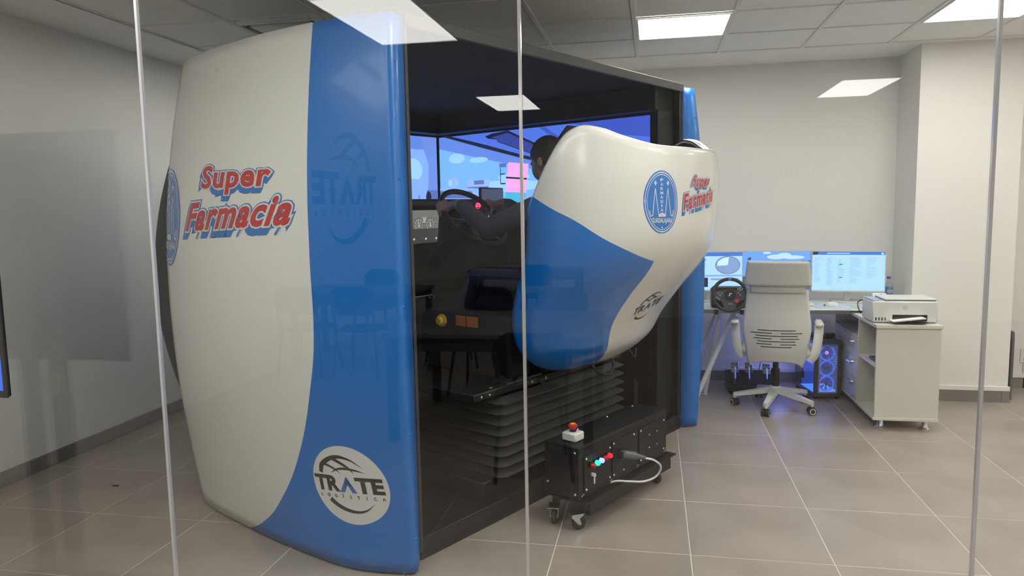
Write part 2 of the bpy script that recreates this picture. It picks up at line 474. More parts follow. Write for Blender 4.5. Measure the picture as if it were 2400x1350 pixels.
# ceiling lights
def ceiling_light(x0, x1, y0, y1, label, group, glow=None):
    t = thing('ceiling_light', label, 'light', ((x0+x1)/2, (y0+y1)/2, ZC), 0, group)
    w, d = (x1-x0)/2-0.012, (y1-y0)/2-0.012
    mb = MB(); b = 0.014
    for sx in (-1, 1): mb.box((sx*(w-b/2), 0, 0.0025), (b, 2*d, 0.013))
    for sy in (-1, 1): mb.box((0, sy*(d-b/2), 0.0025), (2*(w-b), b, 0.013))
    mb.build('frame', FRAMEW, t, 0)
    MB().box((0, 0, 0.004), (2*(w-b), 2*(d-b), 0.006)).build('diffuser', glow or LIGHTP, t, 0)
    return t
names = {(0, 1): 'lit square ceiling panel above the simulator, left of the two in view', (3, 1): 'lit square ceiling panel at the top right, cut by the frame', (-3, 1): 'lit square ceiling panel hidden above the simulator roof', (-4, 1): 'added unseen square fill light for the left wall, behind the top of the white side shell'}
for (k, j) in sorted(main_lights):
    ceiling_light(GX0+k*GXS, GX0+(k+1)*GXS, GY1-(j+1)*GYS, GY1-j*GYS, names.get((k, j), 'lit square ceiling panel out of view, ' + ({0: 'just inside the glass above the control box', 3: 'just inside the glass right of centre', 6: 'just inside the glass by the right wall'}[k] if j == 5 else 'by the right wall over the recess')), 'square ceiling panels of the simulator room')
def long_light(x0, x1, yv0, yv1, label):
    return ceiling_light(x0, x1, 2*YG-yv1, 2*YG-yv0, label, 'long ceiling panels of the classroom', LIGHTC)
long_light(-1.90, -1.30, 3.86, 5.05, 'large lit panel mirrored in the glass above the blue side shell')
long_light(-1.84, -1.28, 7.50, 8.70, 'lit panel mirrored in the glass inside the black cab opening')
long_light(1.75, 2.33, 7.57, 8.77, 'lit panel mirrored in the glass over the right-hand wall')

ORD = ['first', 'second', 'third', 'fourth', 'fifth', 'sixth']
for q, x in enumerate((-2.9, -2.2, -1.5, 1.75, 2.7, 3.6)):  # unseen panels added near the glass to brighten the classroom and side shell
    ceiling_light(x, x+.6, .62, 1.82, 'added unseen long fill light beside the glass, %s from the left wall, outside the view' % ORD[q], 'long ceiling panels of the classroom', LIGHTC)
ceiling_light(3.5, 4.1, -2.2, -1.0, 'added unseen long fill light far to the right, outside the view', 'long ceiling panels of the classroom', LIGHTC)  # another added unseen panel, lifts the classroom light
# glass partition
wall_glass = sroot('wall_glass')
seams = [XL+0.005, -2.755, -1.56, -0.366, 0.843, 2.04, 3.24, XR-0.005]
for i in range(len(seams)-1):
    MB().bb(seams[i]+0.004, seams[i+1]-0.004, YG-0.005, YG+0.005, 0.01, ZC-0.03).build('glass_pane', PANE, wall_glass, 0)
for x in seams[1:-1]:
    MB().bb(x-0.0042, x+0.0042, YG-0.006, YG+0.006, 0.01, ZC-0.03).build('joint_strip', JOINT, wall_glass, 0)
MB().bb(XL, XR, YG-0.02, YG+0.02, 0.0, 0.012).build('channel', STEEL, wall_glass, 0)
MB().bb(XL, XR, YG-0.02, YG+0.02, ZC-0.04, ZC+0.004).build('channel', STEEL, wall_glass, 0)

# air conditioner cassette
def aircon():
    x0, x1 = GX0+ac_cell[0]*GXS, GX0+(ac_cell[0]+1)*GXS; y1 = GY1-ac_cell[1]*GYS; y0 = y1-GYS
    t = thing('air_conditioner', 'white ceiling cassette air conditioner above the white side shell', 'air conditioner', ((x0+x1)/2, (y0+y1)/2, ZC))
    mb = MB(); w = 0.29
    for sx in (-1, 1): mb.box((sx*(w-0.025), 0, -0.006), (0.05, 2*w, 0.03), 0.006)
    for sy in (-1, 1): mb.box((0, sy*(w-0.025), -0.006), (2*w-0.1, 0.05, 0.03), 0.006)
    mb.build('frame', PRWHITE, t)
    MB().box((0, 0, -0.012), (0.40, 0.40, 0.02), 0.01).build('grille', PRWHITE, t)
    MB().box((0, 0, 0.004), (0.5, 0.5, 0.008)).build('air_gap', BLACKM, t, 0)
    for a in range(4):
        c_, s_ = math.cos(a*PI/2), math.sin(a*PI/2)
        R_ = np.array([[c_, -s_, 0], [s_, c_, 0], [0, 0, 1]]); tilt = np.array([[math.cos(.6), 0, math.sin(.6)], [0, 1, 0], [-math.sin(.6), 0, math.cos(.6)]])
        MB().box(R_ @ V(0.221, 0, -0.006), (0.03, 0.34, 0.004), 0, R_ @ tilt).build('louvre', DGREY, t)
aircon()

# ================================================================== driving simulator (local axes: x right along the rear opening, y forward, z up)
SA = (-1.004, 2.932, 0.0); SROT = math.atan2(0.8734, 0.487)
SW, SD, SH = 2.43, 2.22, 2.325
sim = thing('driving_simulator', 'large white and blue truck driving simulator with black open rear', 'simulator', SA, SROT)
def hermite(x,xs,ys):
    n=len(xs);i=0
    while i<n-2 and x>xs[i+1]: i+=1
    def sl(k):
        if k==0: return (ys[1]-ys[0])/(xs[1]-xs[0])
        if k==n-1: return (ys[-1]-ys[-2])/(xs[-1]-xs[-2])
        p=xs[k]-xs[k-1];q=xs[k+1]-xs[k]
        return (p*p*ys[k+1]+(q*q-p*p)*ys[k]-q*q*ys[k-1])/(p*q*(p+q))
    h=xs[i+1]-xs[i];u=(x-xs[i])/h;u=min(max(u,-.5),1.5);m0=sl(i);m1=sl(i+1)
    return ((2*u**3-3*u**2+1)*ys[i]+(u**3-2*u**2+u)*h*m0+(-2*u**3+3*u**2)*ys[i+1]+(u**3-u**2)*h*m1)
def bul(z): return max(0.,1-((z-1.15)/1.17)**2)
def t_crease(z): return -.035-.065*bul(z)-.04*max(0,(1.15-z)/1.15)**2
def t_end(z): return 1.44+.14*bul(z)+.03*max(0,(1.15-z)/1.15)-.07*max(0,(.5-z)/.5)
SH_T=[-.15,.1,.5,.95,1.3,1.6]
def shell_r(t,z):
    b=bul(z); low=max(0,min(1,(1.15-z)/1.15))*(1-b)
    ys=[-.075-.08*b-.0*low,-.165-.075*b-.06*low,-.24-.105*b-.05*low,-.255-.125*b-.045*low,-.235-.125*b-.05*low,-.17-.125*b-.05*low]
    return hermite(t,SH_T,ys)
def shell(t,z): return np.array([shell_r(t,z),t,z])
RC=1.215
PZ=[.70,.74,.80,.95,1.10,1.235,1.30,1.6,1.9]
PA=[.34,.44,.52,.59,.605,.61,.61,.605,.575]
PB=[.10,.17,.25,.360,.458,.535,.557,.585,.56]
PC=[-.06,-.05,-.04,-.03,-.06,-.11,-.13,-.15,-.17]
def pod(th,z):
    a=hermite(z,PZ,PA);b=hermite(z,PZ,PB);c=hermite(z,PZ,PC)
    k=2/2.25
    cs,sn=np.cos(th),np.sin(th)
    return np.array([RC-a*np.sign(cs)*abs(cs)**k,c-b*abs(sn)**k,z])
def rim(th):
    # height of rim along theta (0 = left front, pi = right front)
    q=th if th<=np.pi/2 else np.pi-th
    return hermite(q,[0,.1,.22,.38,.55,.75,1.0,1.5708],[1.52,1.69,1.82,1.88,1.873,1.835,1.8,1.787])
def shell_n(t, z):
    e = 1e-3
    a = (shell(t+e, z)-shell(t-e, z)); b = (shell(t, z+e)-shell(t, z-e)); n = np.cross(b, a)
    n /= np.linalg.norm(n)
    return n if n[0] < 0 else -n
def pod_n(th, z):
    e = 1e-3
    a = pod(th+e, z)-pod(th-e, z); b = pod(th, z+e)-pod(th, z-e); n = np.cross(a, b); n /= np.linalg.norm(n)
    o = pod(th, z)-V(RC, 0.1, z)
    return n if n @ o > 0 else -n

# paint: white with a blue field whose edge is a curve
def two_tone(name, build, rough, coat):
    mt = bpy.data.materials.new(name); mt.use_nodes = True; nt = mt.node_tree; b = nt.nodes['Principled BSDF']
    b.inputs['Roughness'].default_value = rough; b.inputs['Coat Weight'].default_value = coat; b.inputs['Coat Roughness'].default_value = 0.06
    mx = nt.nodes.new('ShaderNodeMix'); mx.data_type = 'RGBA'
    mx.inputs[6].default_value = (0.72, 0.71, 0.67, 1); mx.inputs[7].default_value = (0.006, 0.16, 0.56, 1)
    nt.links.new(build(nt), mx.inputs[0]); nt.links.new(mx.outputs[2], b.inputs['Base Color'])
    return mt
def math_node(nt, op, a, b=None):
    n = nt.nodes.new('ShaderNodeMath'); n.operation = op
    for i, q in enumerate((a, b)):
        if q is None: continue
        if isinstance(q, (int, float)): n.inputs[i].default_value = q
        else: nt.links.new(q, n.inputs[i])
    return n.outputs[0]
def curve_node(nt, src, pts):
    n = nt.nodes.new('ShaderNodeFloatCurve'); c = n.mapping.curves[0]
    while len(c.points) > 2: c.points.remove(c.points[1])
    c.points[0].location = pts[0]; c.points[1].location = pts[-1]
    for p in pts[1:-1]: c.points.new(*p)
    for p in c.points: p.handle_type = 'AUTO'
    n.mapping.update(); nt.links.new(src, n.inputs['Value']); return n.outputs[0]
def shell_mask(nt):
    tc = nt.nodes.new('ShaderNodeTexCoord'); sp = nt.nodes.new('ShaderNodeSeparateXYZ'); nt.links.new(tc.outputs['Object'], sp.inputs[0])
    zn = math_node(nt, 'DIVIDE', sp.outputs[2], 2.4)
    e = curve_node(nt, zn, [(0, .93), (.03, .76), (.099, .574), (.2125, .41), (.335, .323), (.413, .292), (.565, .294), (.674, .302), (.82, .307), (1, .31)])
    return math_node(nt, 'LESS_THAN', sp.outputs[1], e)
SHELLM = two_tone('shell_two_tone', shell_mask, .36, .12)
def pod_mask(nt):
    uv = nt.nodes.new('ShaderNodeUVMap'); sp = nt.nodes.new('ShaderNodeSeparateXYZ'); nt.links.new(uv.outputs[0], sp.inputs[0])
    u, v = sp.outputs[0], sp.outputs[1]        # u = angle / pi, v = height / 2
    half = [(0, .801), (.058, .767), (.118, .7395), (.2, .696), (.266, .6695), (.328, .649), (.367, .6395), (.443, .63)]
    za = curve_node(nt, u, half+[(1-a, b) for a, b in half[::-1]])
    low = math_node(nt, 'LESS_THAN', v, za)
    lf = curve_node(nt, v, [(0, .46), (.34, .456), (.4485, .40), (.557, .373), (.64, .367), (1, .36)])
    rt = curve_node(nt, v, [(0, .76), (.36, .75), (.44, .725), (.5345, .661), (.62, .60), (1, .59)])
    side = math_node(nt, 'MAXIMUM', math_node(nt, 'LESS_THAN', u, lf), math_node(nt, 'GREATER_THAN', u, rt))
    return math_node(nt, 'MULTIPLY', low, side)
PODM = two_tone('pod_two_tone', pod_mask, .25, .5)

# ---- side shells
def side_shell(mirror):
    ts = np.concatenate([[0, 0, 0], np.linspace(0, 1, 40)**1.15])
    zs = np.linspace(0.012, 2.312, 44)
    mb = MB(); vs = []
    for i, u in enumerate(ts):
        for z in zs:
            tc_ = t_crease(z)
            if i == 0: p = V(-.010, -.012, z)                   # rear return runs in to the post
            elif i == 1: p = shell(tc_, z)+V(.030, -.008, 0)
            elif i == 2: p = shell(tc_, z)+V(.006, -.004, 0)
            else: p = shell(tc_+.008+(t_end(z)-tc_-.008)*u, z)
            vs.append((SW-p[0], p[1], p[2]) if mirror else p)
    n = len(zs); fs = []
    for i in range(len(ts)-1):
        for j in range(n-1):
            a = i*n+j; q = (a, a+n, a+n+1, a+1); fs.append(q[::-1] if mirror else q)
    mb.add(vs, [f[::-1] for f in fs])
    o = mb.build('side_shell', SHELLM, sim, 60)
    solidify(o, 0.006, -1.0)
    return o
shell_near = side_shell(False); shell_near['label'] = 'near side shell, white with blue rear field'
shell_far = side_shell(True); shell_far['label'] = 'far side shell, blue edge seen beyond the opening'
bz = [shell(t_crease(z), z)+V(.032, -.006, 0) for z in (2.12, 1.66, 1.15, 0.62, 0.16)]
studs('bolt', bz, .006, VBLUE, shell_near)
studs('bolt', [shell(.98, 2.2)+shell_n(.98, 2.2)*.006], .008, WHITE, shell_near)
studs('bolt', [(SW-p[0], p[1], p[2]) for p in bz], .006, VBLUE, shell_far)

# ---- hull around the front, black with pale rim
def hull(side_pts0, side_pts1, z0, z1, name, mt, n=26, nz=22, th=0.02):
    def fn(u, v):
        z = z0+(z1-z0)*v; b = bul(z)
        x0 = hermite(u, np.linspace(0, 1, len(side_pts0)), [p[0] for p in side_pts0]); y0 = hermite(u, np.linspace(0, 1, len(side_pts0)), [p[1] for p in side_pts0])
        x1 = hermite(u, np.linspace(0, 1, len(side_pts1)), [p[0] for p in side_pts1]); y1 = hermite(u, np.linspace(0, 1, len(side_pts1)), [p[1] for p in side_pts1])
        return (x0+(x1-x0)*b, y0+(y1-y0)*b, z)
    o = MB().grid(fn, n, nz).build(name, mt, sim, 60, True); solidify(o, th, 0.0); return o
h0 = [(.0, 1.36), (.0, 1.50), (.14, 1.90), (.4, 2.24), (RC, 2.34)]; h1 = [(-.27, 1.45), (-.275, 1.76), (-.12, 1.95), (.2, 2.24), (RC, 2.36)]
mir = lambda L: [(SW-x, y) for x, y in L]
hull(h0+mir(h0)[::-1][1:], h1+mir(h1)[::-1][1:], 0.03, 2.29, 'front_hull', BLACKM, 60)
c0 = [(.2, 1.99), (.25, 2.2), (.45, 2.40), (RC, 2.50)]; c1 = [(-.155, 2.03), (.05, 2.25), (.35, 2.45), (RC, 2.55)]
cow = hull(c0+mir(c0)[::-1][1:], c1+mir(c1)[::-1][1:], 0.25, 2.05, 'front_cowl', BLUE, 44)

# ---- frame, roof, floor, inner walls
PLAN = [(0, -.01), (SW, -.01), (SW, SD), (.45, SD), (0, 1.45)]
MB().prism(PLAN, lambda x, y: (x, y, 0), lambda x, y: (x, y, .04)).build('floor_plate', BLACK, sim, 30)
MB().bb(0.0, SW, -0.012, 0.03, 0.04, 0.10, 0.003).build('sill', BLACK, sim)
MB().bb(-0.010, 0.008, -0.016, 0.02, 0.04, SH-0.03, 0.002).build('rear_post', DGREY, sim)
MB().bb(SW-0.035, SW+0.005, -0.012, 0.03, 0.10, SH-0.03, 0.003).build('rear_post', BLACK, sim)
MB().prism(PLAN, lambda x, y: (x, y, SH-.03), lambda x, y: (x, y, SH)).build('roof', mat('roof_felt', (.010, .010, .012), .9, spec=.15), sim)
MB().bb(-0.006, SW+0.006, -0.02, 0.0, SH-0.045, SH+0.006, 0.003).build('roof_rim', mat('roof_edge_tape', (0.055, 0.054, 0.052), 0.55, bump=0.3, bscale=90), sim)
for (xa, ya), (xb, yb) in (((0, .02), (0, 1.45)), ((0, 1.45), (.45, SD)), ((.45, SD), (SW, SD)), ((SW, SD), (SW, .02))):
    d = V(yb-ya, xa-xb, 0); d /= np.linalg.norm(d)
    MB().prism([(xa, ya), (xb, yb), (xb+d[0]*.015, yb+d[1]*.015), (xa+d[0]*.015, ya+d[1]*.015)], lambda x, y: (x, y, .04), lambda x, y: (x, y, SH-.03)).build('inner_wall', BLACKM, sim, 0, True)
# headers over the screens
MB().bb(2.14, SW-0.02, 0.03, SD-.02, 2.145, SH-0.03, 0.004).build('header', BLACK, sim)
MB().bb(0.40, 2.14, 1.99, 2.16, 2.145, SH-0.03, 0.004).build('header', BLACK, sim)
MB().bb(0.14, 0.30, 0.60, 1.7, 2.145, SH-0.03, 0.004).build('header', BLACK, sim)
MB().bb(2.18, SW-0.02, 0.03, 0.09, 0.10, SH-0.03, 0.004).build('pillar_cover', BLACK, sim)
MB().sphere((.62, 1.2, SH-0.035), 0.02, 12, sc=(1, 1, .4)).build('ceiling_spot', FRAMEW, sim)

# ---- wraparound screens
HEAD = emat('scr_headliner', (74, 108, 214), 0.9); HEAD2 = emat('scr_headliner_dark', (58, 84, 188), 0.85); TINT = emat('scr_tint', (88, 122, 205)); SKY = emat('scr_sky', (104, 158, 252), 1.1)
SKYL = emat('scr_cloud', (138, 182, 255), 1.08); INK = emat('scr_ink', (18, 22, 46), 0.6); PINK = emat('scr_pink', (226, 152, 214)); TEAL = emat('scr_teal', (62, 165, 205)); BLD = emat('scr_building', (135, 165, 215)); BLDD = emat('scr_building_dark', (78, 100, 165)); TRK = emat('scr_truck', (125, 165, 250)); VIS = emat('scr_visor', (44, 58, 135)); HAZE = emat('scr_haze', (120, 158, 240)); HAZED = emat('scr_haze_dark', (98, 128, 205))
SX = 2.25
MB().bb(SX, SX+0.06, 0.09, 2.11, 1.55, 2.145, 0.003).build('screen_body', BLACK, sim)
P2 = poly2d
right_items = [(rect2d(.105, 2.10, 1.565, 2.13), HEAD), (P2([(.105, 2.13), (.75, 2.13), (.61, 2.086), (.4, 2.03), (.105, 1.985)]), HEAD2), (P2([(1.05, 2.13), (1.0, 2.13), (.4, 1.75), (.5, 1.75)]), HEAD2),
    (P2([(2.10, 2.15-.02), (2.04, 2.13), (1.80, 2.07), (1.576, 2.006), (1.231, 1.917), (.95, 1.85), (.7, 1.80), (.7, 1.565), (2.10, 1.565)]), TINT),
    (P2([(.7, 1.76), (1.061, 1.819), (1.317, 1.87), (1.624, 1.933), (1.856, 1.984), (2.10, 2.037), (2.10, 1.565), (.7, 1.565)]), SKY),
    (ell2d(1.9, 1.95, .09, .04), SKYL), (ell2d(1.66, 1.925, .10, .022), SKYL), (ell2d(1.30, 1.775, .16, .03), SKYL), (ell2d(1.95, 1.755, .06, .03), SKYL), (ell2d(1.4, 1.71, .4, .045), SKYL),
    (stroke2d([(2.04, 2.14), (1.8045, 2.08), (1.576, 2.021), (1.231, 1.93), (.95, 1.865)], [.018, .025, .03, .025, .02]), INK),
    (P2([(1.787, 1.769), (1.547, 1.769), (1.554, 1.683), (1.794, 1.701)]), BLD), (rect2d(1.606, 1.713, 1.733, 1.765), BLDD), (rect2d(1.56, 1.79, 1.70, 1.715), BLDD), (rect2d(1.90, 1.96, 1.69, 1.80), BLD),
    (P2([(2.10, 1.721), (1.723, 1.705), (1.496, 1.681), (1.386, 1.658), (1.366, 1.565), (2.10, 1.565)]), TRK), (P2([(2.10, 1.693), (1.733, 1.682), (1.735, 1.624), (2.10, 1.633)]), BLDD), (P2([(1.62, 1.67), (1.50, 1.66), (1.49, 1.63), (1.62, 1.635)]), SKYL),
    (P2([(1.35, 1.891), (1.15, 1.868), (1.179, 1.653), (1.378, 1.665)]), PINK), (P2([(1.375, 1.782), (1.168, 1.764), (1.168, 1.751), (1.375, 1.769)]), INK), (P2([(1.378, 1.665), (1.179, 1.653), (1.2, 1.565), (1.40, 1.565)]), TEAL),
    (rect2d(1.37, 1.44, 1.855, 1.885), BLDD), (rect2d(1.425, 1.432, 1.73, 1.85), INK), (rect2d(1.38, 1.43, 1.725, 1.735), INK), (rect2d(1.38, 1.43, 1.80, 1.808), INK),
    (P2([(1.582, 2.102), (1.506, 2.119), (1.345, 2.129), (1.058, 2.006), (1.059, 1.919), (1.45, 2.05), (1.467, 2.071), (1.551, 2.083)]), INK), (P2([(1.52, 2.09), (1.345, 2.112), (1.058, 1.99), (1.059, 1.925), (1.45, 2.055), (1.475, 2.078)]), VIS)]
scr = picture('screen', right_items, lambda x, y: (V(SX, x, y), V(-1, 0, 0)), sim)
scr['label'] = 'lit screen showing a truck cab view with blue sky'
MB().bb(0.32, 2.19, 2.10, 2.16, 1.55, 2.145, 0.003).build('screen_body', BLACK, sim)
front_items = [(rect2d(.34, 2.215, 1.565, 2.13), HAZE), (rect2d(.34, 2.215, 2.025, 2.13), TINT), (P2([(2.03, 2.13), (2.215, 2.13), (2.215, 1.565), (2.10, 1.565), (2.12, 1.9)]), HAZED), (ell2d(1.95, 1.86, .1, .09), SKYL), (ell2d(1.93, 1.73, .16, .06), HAZE), (rect2d(.34, 1.8, 1.7, 2.0), SKY),
    (rect2d(2.09, 2.215, 1.565, 1.70), BLDD), (ell2d(2.11, 1.64, .03, .05), INK), (rect2d(1.838, 1.875, 1.60, 1.715), BLDD), (rect2d(2.0, 2.006, 1.62, 1.66), INK)]
scr2 = picture('screen', front_items, lambda x, y: (V(x, 2.10, y), V(0, -1, 0)), sim)
scr2['label'] = 'lit front screen beside the near post'
MB().bb(0.18, 0.24, 0.60, 2.11, 1.55, 2.145, 0.003).build('screen_body', BLACK, sim)
left_items = [(rect2d(.62, 2.10, 1.565, 2.13), SKY), (rect2d(.62, 2.10, 2.02, 2.13), TINT), (rect2d(.62, .9, 1.565, 2.02), HEAD)]
picture('screen', left_items, lambda x, y: (V(.24, x, y), V(1, 0, 0)), sim)

# ---- dashboard
def dash():
    poly = [(1.27, .66), (1.27, .98), (1.16, 1.08), (1.13, 1.28), (1.13, 1.56), (1.20, 1.605), (1.62, 1.60), (1.70, 1.2), (1.70, .66)]
    o = MB().prism(poly, lambda y, z: (.62, y, z), lambda y, z: (1.98, y, z)).build('dashboard', BLACKM, sim, 30, True)
    MB().bb(.62, 1.98, 1.09, 1.2, 1.555, 1.605, 0.012).build('cowl', DGREY, o)
    # instrument cluster
    MB().bb(.84, 1.27, 1.095, 1.135, 1.30, 1.555, 0.02).build('cluster_housing', BLACK, o)
    CL = emat('cluster_glow', (105, 104, 100), 0.9); CI = emat('cluster_marks', (190, 198, 210), 0.9); CO = emat('cluster_needle', (215, 150, 90), .8); CD = emat('cluster_dark', (60, 60, 60), .8)
    its = [(P2([(.925, 1.535), (1.30, 1.535), (1.275, 1.33), (.965, 1.325)]), CL), (P2([(.935, 1.42), (1.29, 1.42), (1.275, 1.33), (.965, 1.325)]), CD)]
    for cx in (1.02, 1.115, 1.21):
        its.append((ring2d(cx, 1.445, .042, .042, .004, 30), CD))
        for k in range(9):
            a = math.radians(220-k*32); its.append((rect2d(cx+.034*math.cos(a)-.0025, cx+.034*math.cos(a)+.0025, 1.445+.034*math.sin(a)-.003, 1.445+.034*math.sin(a)+.003), CI if k < 7 else CO))
        its.append((P2([(cx-.004, 1.43), (cx+.004, 1.43), (cx-.008, 1.475)]), CI))
    for cx in (.975, 1.065, 1.165, 1.255):
        its.append((rect2d(cx-.006, cx+.006, 1.35, 1.362), CI))
    for k in range(4): its.append((rect2d(1.145, 1.175-.004*k, 1.485-.009*k, 1.489-.009*k), CI))
    picture('instrument_cluster', its, lambda x, y: (V(x-.055, 1.094, y), V(0, -1, 0)), o)
    # switch panel and tablet to the driver's right
    MB().bb(1.40, 1.86, 1.055, 1.12, 1.40, 1.60, 0.012).build('switch_panel', DGREY, o)
    RL = emat('warning_red', (255, 70, 110), 1.3); WL = emat('switch_mark', (190, 205, 225), .7)
    for r_ in range(2):
        for c_ in range(4):
            x = 1.46+c_*.105; z = 1.56-r_*.075
            mb = MB().box((x, 1.053, z), (.085, .012, .06), .004)
            it = [(ell2d(x, z, .026, .02, 20), 1), (rect2d(x-.012, x+.012, z-.016, z-.008), 3), (rect2d(x-.014, x+.010, z+.002, z+.007), 3)] if r_ == 0 and c_ < 2 else [(P2([(x-.008, z-.014), (x+.008, z-.014), (x, z+.012)]), 2)]
            for q, (s2, mi) in enumerate(it): mb.add([(p[0], 1.0466-.0003*q, p[1]) for p in s2[0]], s2[1], mi)
            mb.build('switch', [DGREY, RL, WL, INK], o, 30)
    tb = MB().bb(1.56, 1.80, 1.02, 1.04, 1.585, 1.68, 0.006).build('tablet', BLACKG, o)
    MB().bb(1.66, 1.70, 1.04, 1.10, 1.56, 1.62, 0.004).build('tablet_arm', BLACK, o)
    picture('tablet_screen', [(rect2d(1.572, 1.788, 1.592, 1.672), emat('tablet_glow', (62, 70, 90), .9))], lambda x, y: (V(x, 1.0195, y), V(0, -1, 0)), o)
    studs('screw', [(x, 1.268, .90+.05*(x > 1)) for x in (.72, .80, 1.10, 1.30, 1.34)], .006, STEEL, o)
    MB().cyl((1.12, 1.265, .965), (1.32, 1.265, .965), .004).build('trim_bar', STEEL, o)
    return o
dash_o = dash()
MB().tube([(1.215, 1.12, 1.20), (1.215, .83, 1.44)], [.055, .04], 16).build('steering_column', BLACKM, sim)
def steering():
    c = V(1.215, .765, 1.485); ax = V(0, -.72, .69); ax /= np.linalg.norm(ax)
    u = V(1, 0, 0); w = np.cross(ax, u); R_ = .225
    ring = [c+R_*(math.cos(a)*u+math.sin(a)*w) for a in [2*PI*k/48 for k in range(48)]]
    o = MB().tube(ring, .0165, 14, closed=True).build('steering_wheel', BLACK, sim)
    mb = MB()
    for a in (0.0, PI, 1.5*PI-.45, 1.5*PI+.45):
        d = math.cos(a)*u+math.sin(a)*w
        mb.tube([c-ax*.03+d*.04, c-ax*.02+d*.12, c+d*(R_-.008)], [.02, .016, .013], 10, flat=.6)
    mb.build('spoke', DGREY, o)
    mb = MB(); mb.tube([c-ax*.06, c-ax*.015, c-ax*.005], [.05, .075, .06], 20); mb.build('hub', BLACK, o)
    for q in (-1, 1): MB().tube([c-ax*.05+u*.05*q, c-ax*.05+u*.2*q-w*.03], [.008, .01], 8).build('stalk', BLACK, o)
steering()

# ---- motion platform with bellows
MB().bb(.55, 1.90, .12, 1.75, .04, .15, .006).build('platform_base', BLACK, sim)
def bellows():
    n = 8; z0, z1 = .15, .585; mb = MB(); prof = []
    for k in range(n):
        a = z0+(z1-z0)*k/n; h = (z1-z0)/n
        prof += [(0.0, a+.004), (.048, a+h*.40), (.050, a+h*.46), (0.002, a+h*.93)]
    for k in range(len(prof)-1):
        (d0, za), (d1, zb) = prof[k], prof[k+1]; vs = []
        for d, z in ((d0, za), (d1, zb)):
            x0, x1, y0, y1 = .66-d, 1.76+d, .09-d, 1.6+d; r = .03
            vs += [(x0, y0+r, z), (x0+r, y0, z), (x1-r, y0, z), (x1, y0+r, z), (x1, y1-r, z), (x1-r, y1, z), (x0+r, y1, z), (x0, y1-r, z)]
        mb.add(vs, [(i, (i+1) % 8, 8+(i+1) % 8, 8+i) for i in range(8)])
    return mb.build('bellows', mat('bellows_fabric', (0.055, 0.053, 0.05), .42, bump=.2, bscale=300), sim, 25)
bellows()
MB().bb(.45, 1.80, .075, 1.75, .595, .635, .006).build('platform_top', BLACK, sim)
studs('screw', [(x, .073, .615) for x in (.5, .56, .84, .90, 1.02, 1.70)], .007, STEEL, sim)
studs('screw', [(x, .10, .64) for x in (.6, .72, .78)], .008, STEEL, sim, (1.6, 1, .6))
MB().bb(.80, .86, .09, .16, .635, .80, .004).bb(.70, 1.0, .08, .18, .635, .645).build('seat_mount', DGREY, sim)
MB().bb(1.57, 1.63, .05, .12, .635, .80, .004).build('seat_mount', DGREY, sim)
# black boxes beside the platform, right of the bellows
MB().prism([(2.0, .04), (2.40, .04), (2.40, .80), (2.28, .70), (2.14, .10), (2.05, .10), (2.05, .38), (2.0, .42)], lambda x, z: (x, .10, z), lambda x, z: (x, .9, z)).build('side_cabinet', BLACK, sim, 20, True)
MB().tube([(1.30, -.02, .66), (1.34, -.06, .60), (1.42, -.08, .575), (1.50, -.06, .61), (1.55, 0, .68)], .008, 8).build('cable', RUBBER, sim)
MB().tube([(1.70, -.02, .70), (1.74, -.06, .62), (1.82, -.02, .66)], .006, 8).build('cable', RUBBER, sim)
# side console by the seat with its stop button and orange tags
MB().bb(.70, .88, .06, .72, .66, .98, .015).build('seat_console', BLACKM, sim)
eb = MB().lathe([(.034, 0), (.034, .012), (.026, .014)], 24, (0, 0, 0)).build('stop_button', mat('amber_collar', (.75, .42, .08), .35), sim)
eb.location = (.695, .53, .935); eb.rotation_euler = (0, -PI/2, 0)
b2 = MB().lathe([(.022, .014), (.024, .026), (.018, .034), (.005, .036)], 24).build('button_cap', mat('yellow_cap', (.85, .62, .05), .35), eb)
for y0, y1, z0, z1 in ((.36, .43, .915, .97), (.27, .35, .915, .97), (.26, .29, 1.0, 1.03)):
    if z1 < 1: MB().bb(.697, .7, y0, y1, z0, z1).build('warning_tag', mat('orange_tag', (.62, .20, .05), .5), sim, 0)

# ---- seat
st = MB().bb(.93, 1.50, .02, .56, .90, 1.04, .05).build('seat', BLACKM, sim, 50)
MB().bb(.96, 1.47, -.10, .08, 1.0, 1.66, .06).build('backrest', BLACKM, st, 50)
MB().bb(1.06, 1.37, -.09, .05, 1.70, 1.965, .06).build('headrest', DGREY, st, 50)
MB().bb(.98, 1.45, .06, .5, .635, .92, .02).build('seat_base', BLACKM, st)

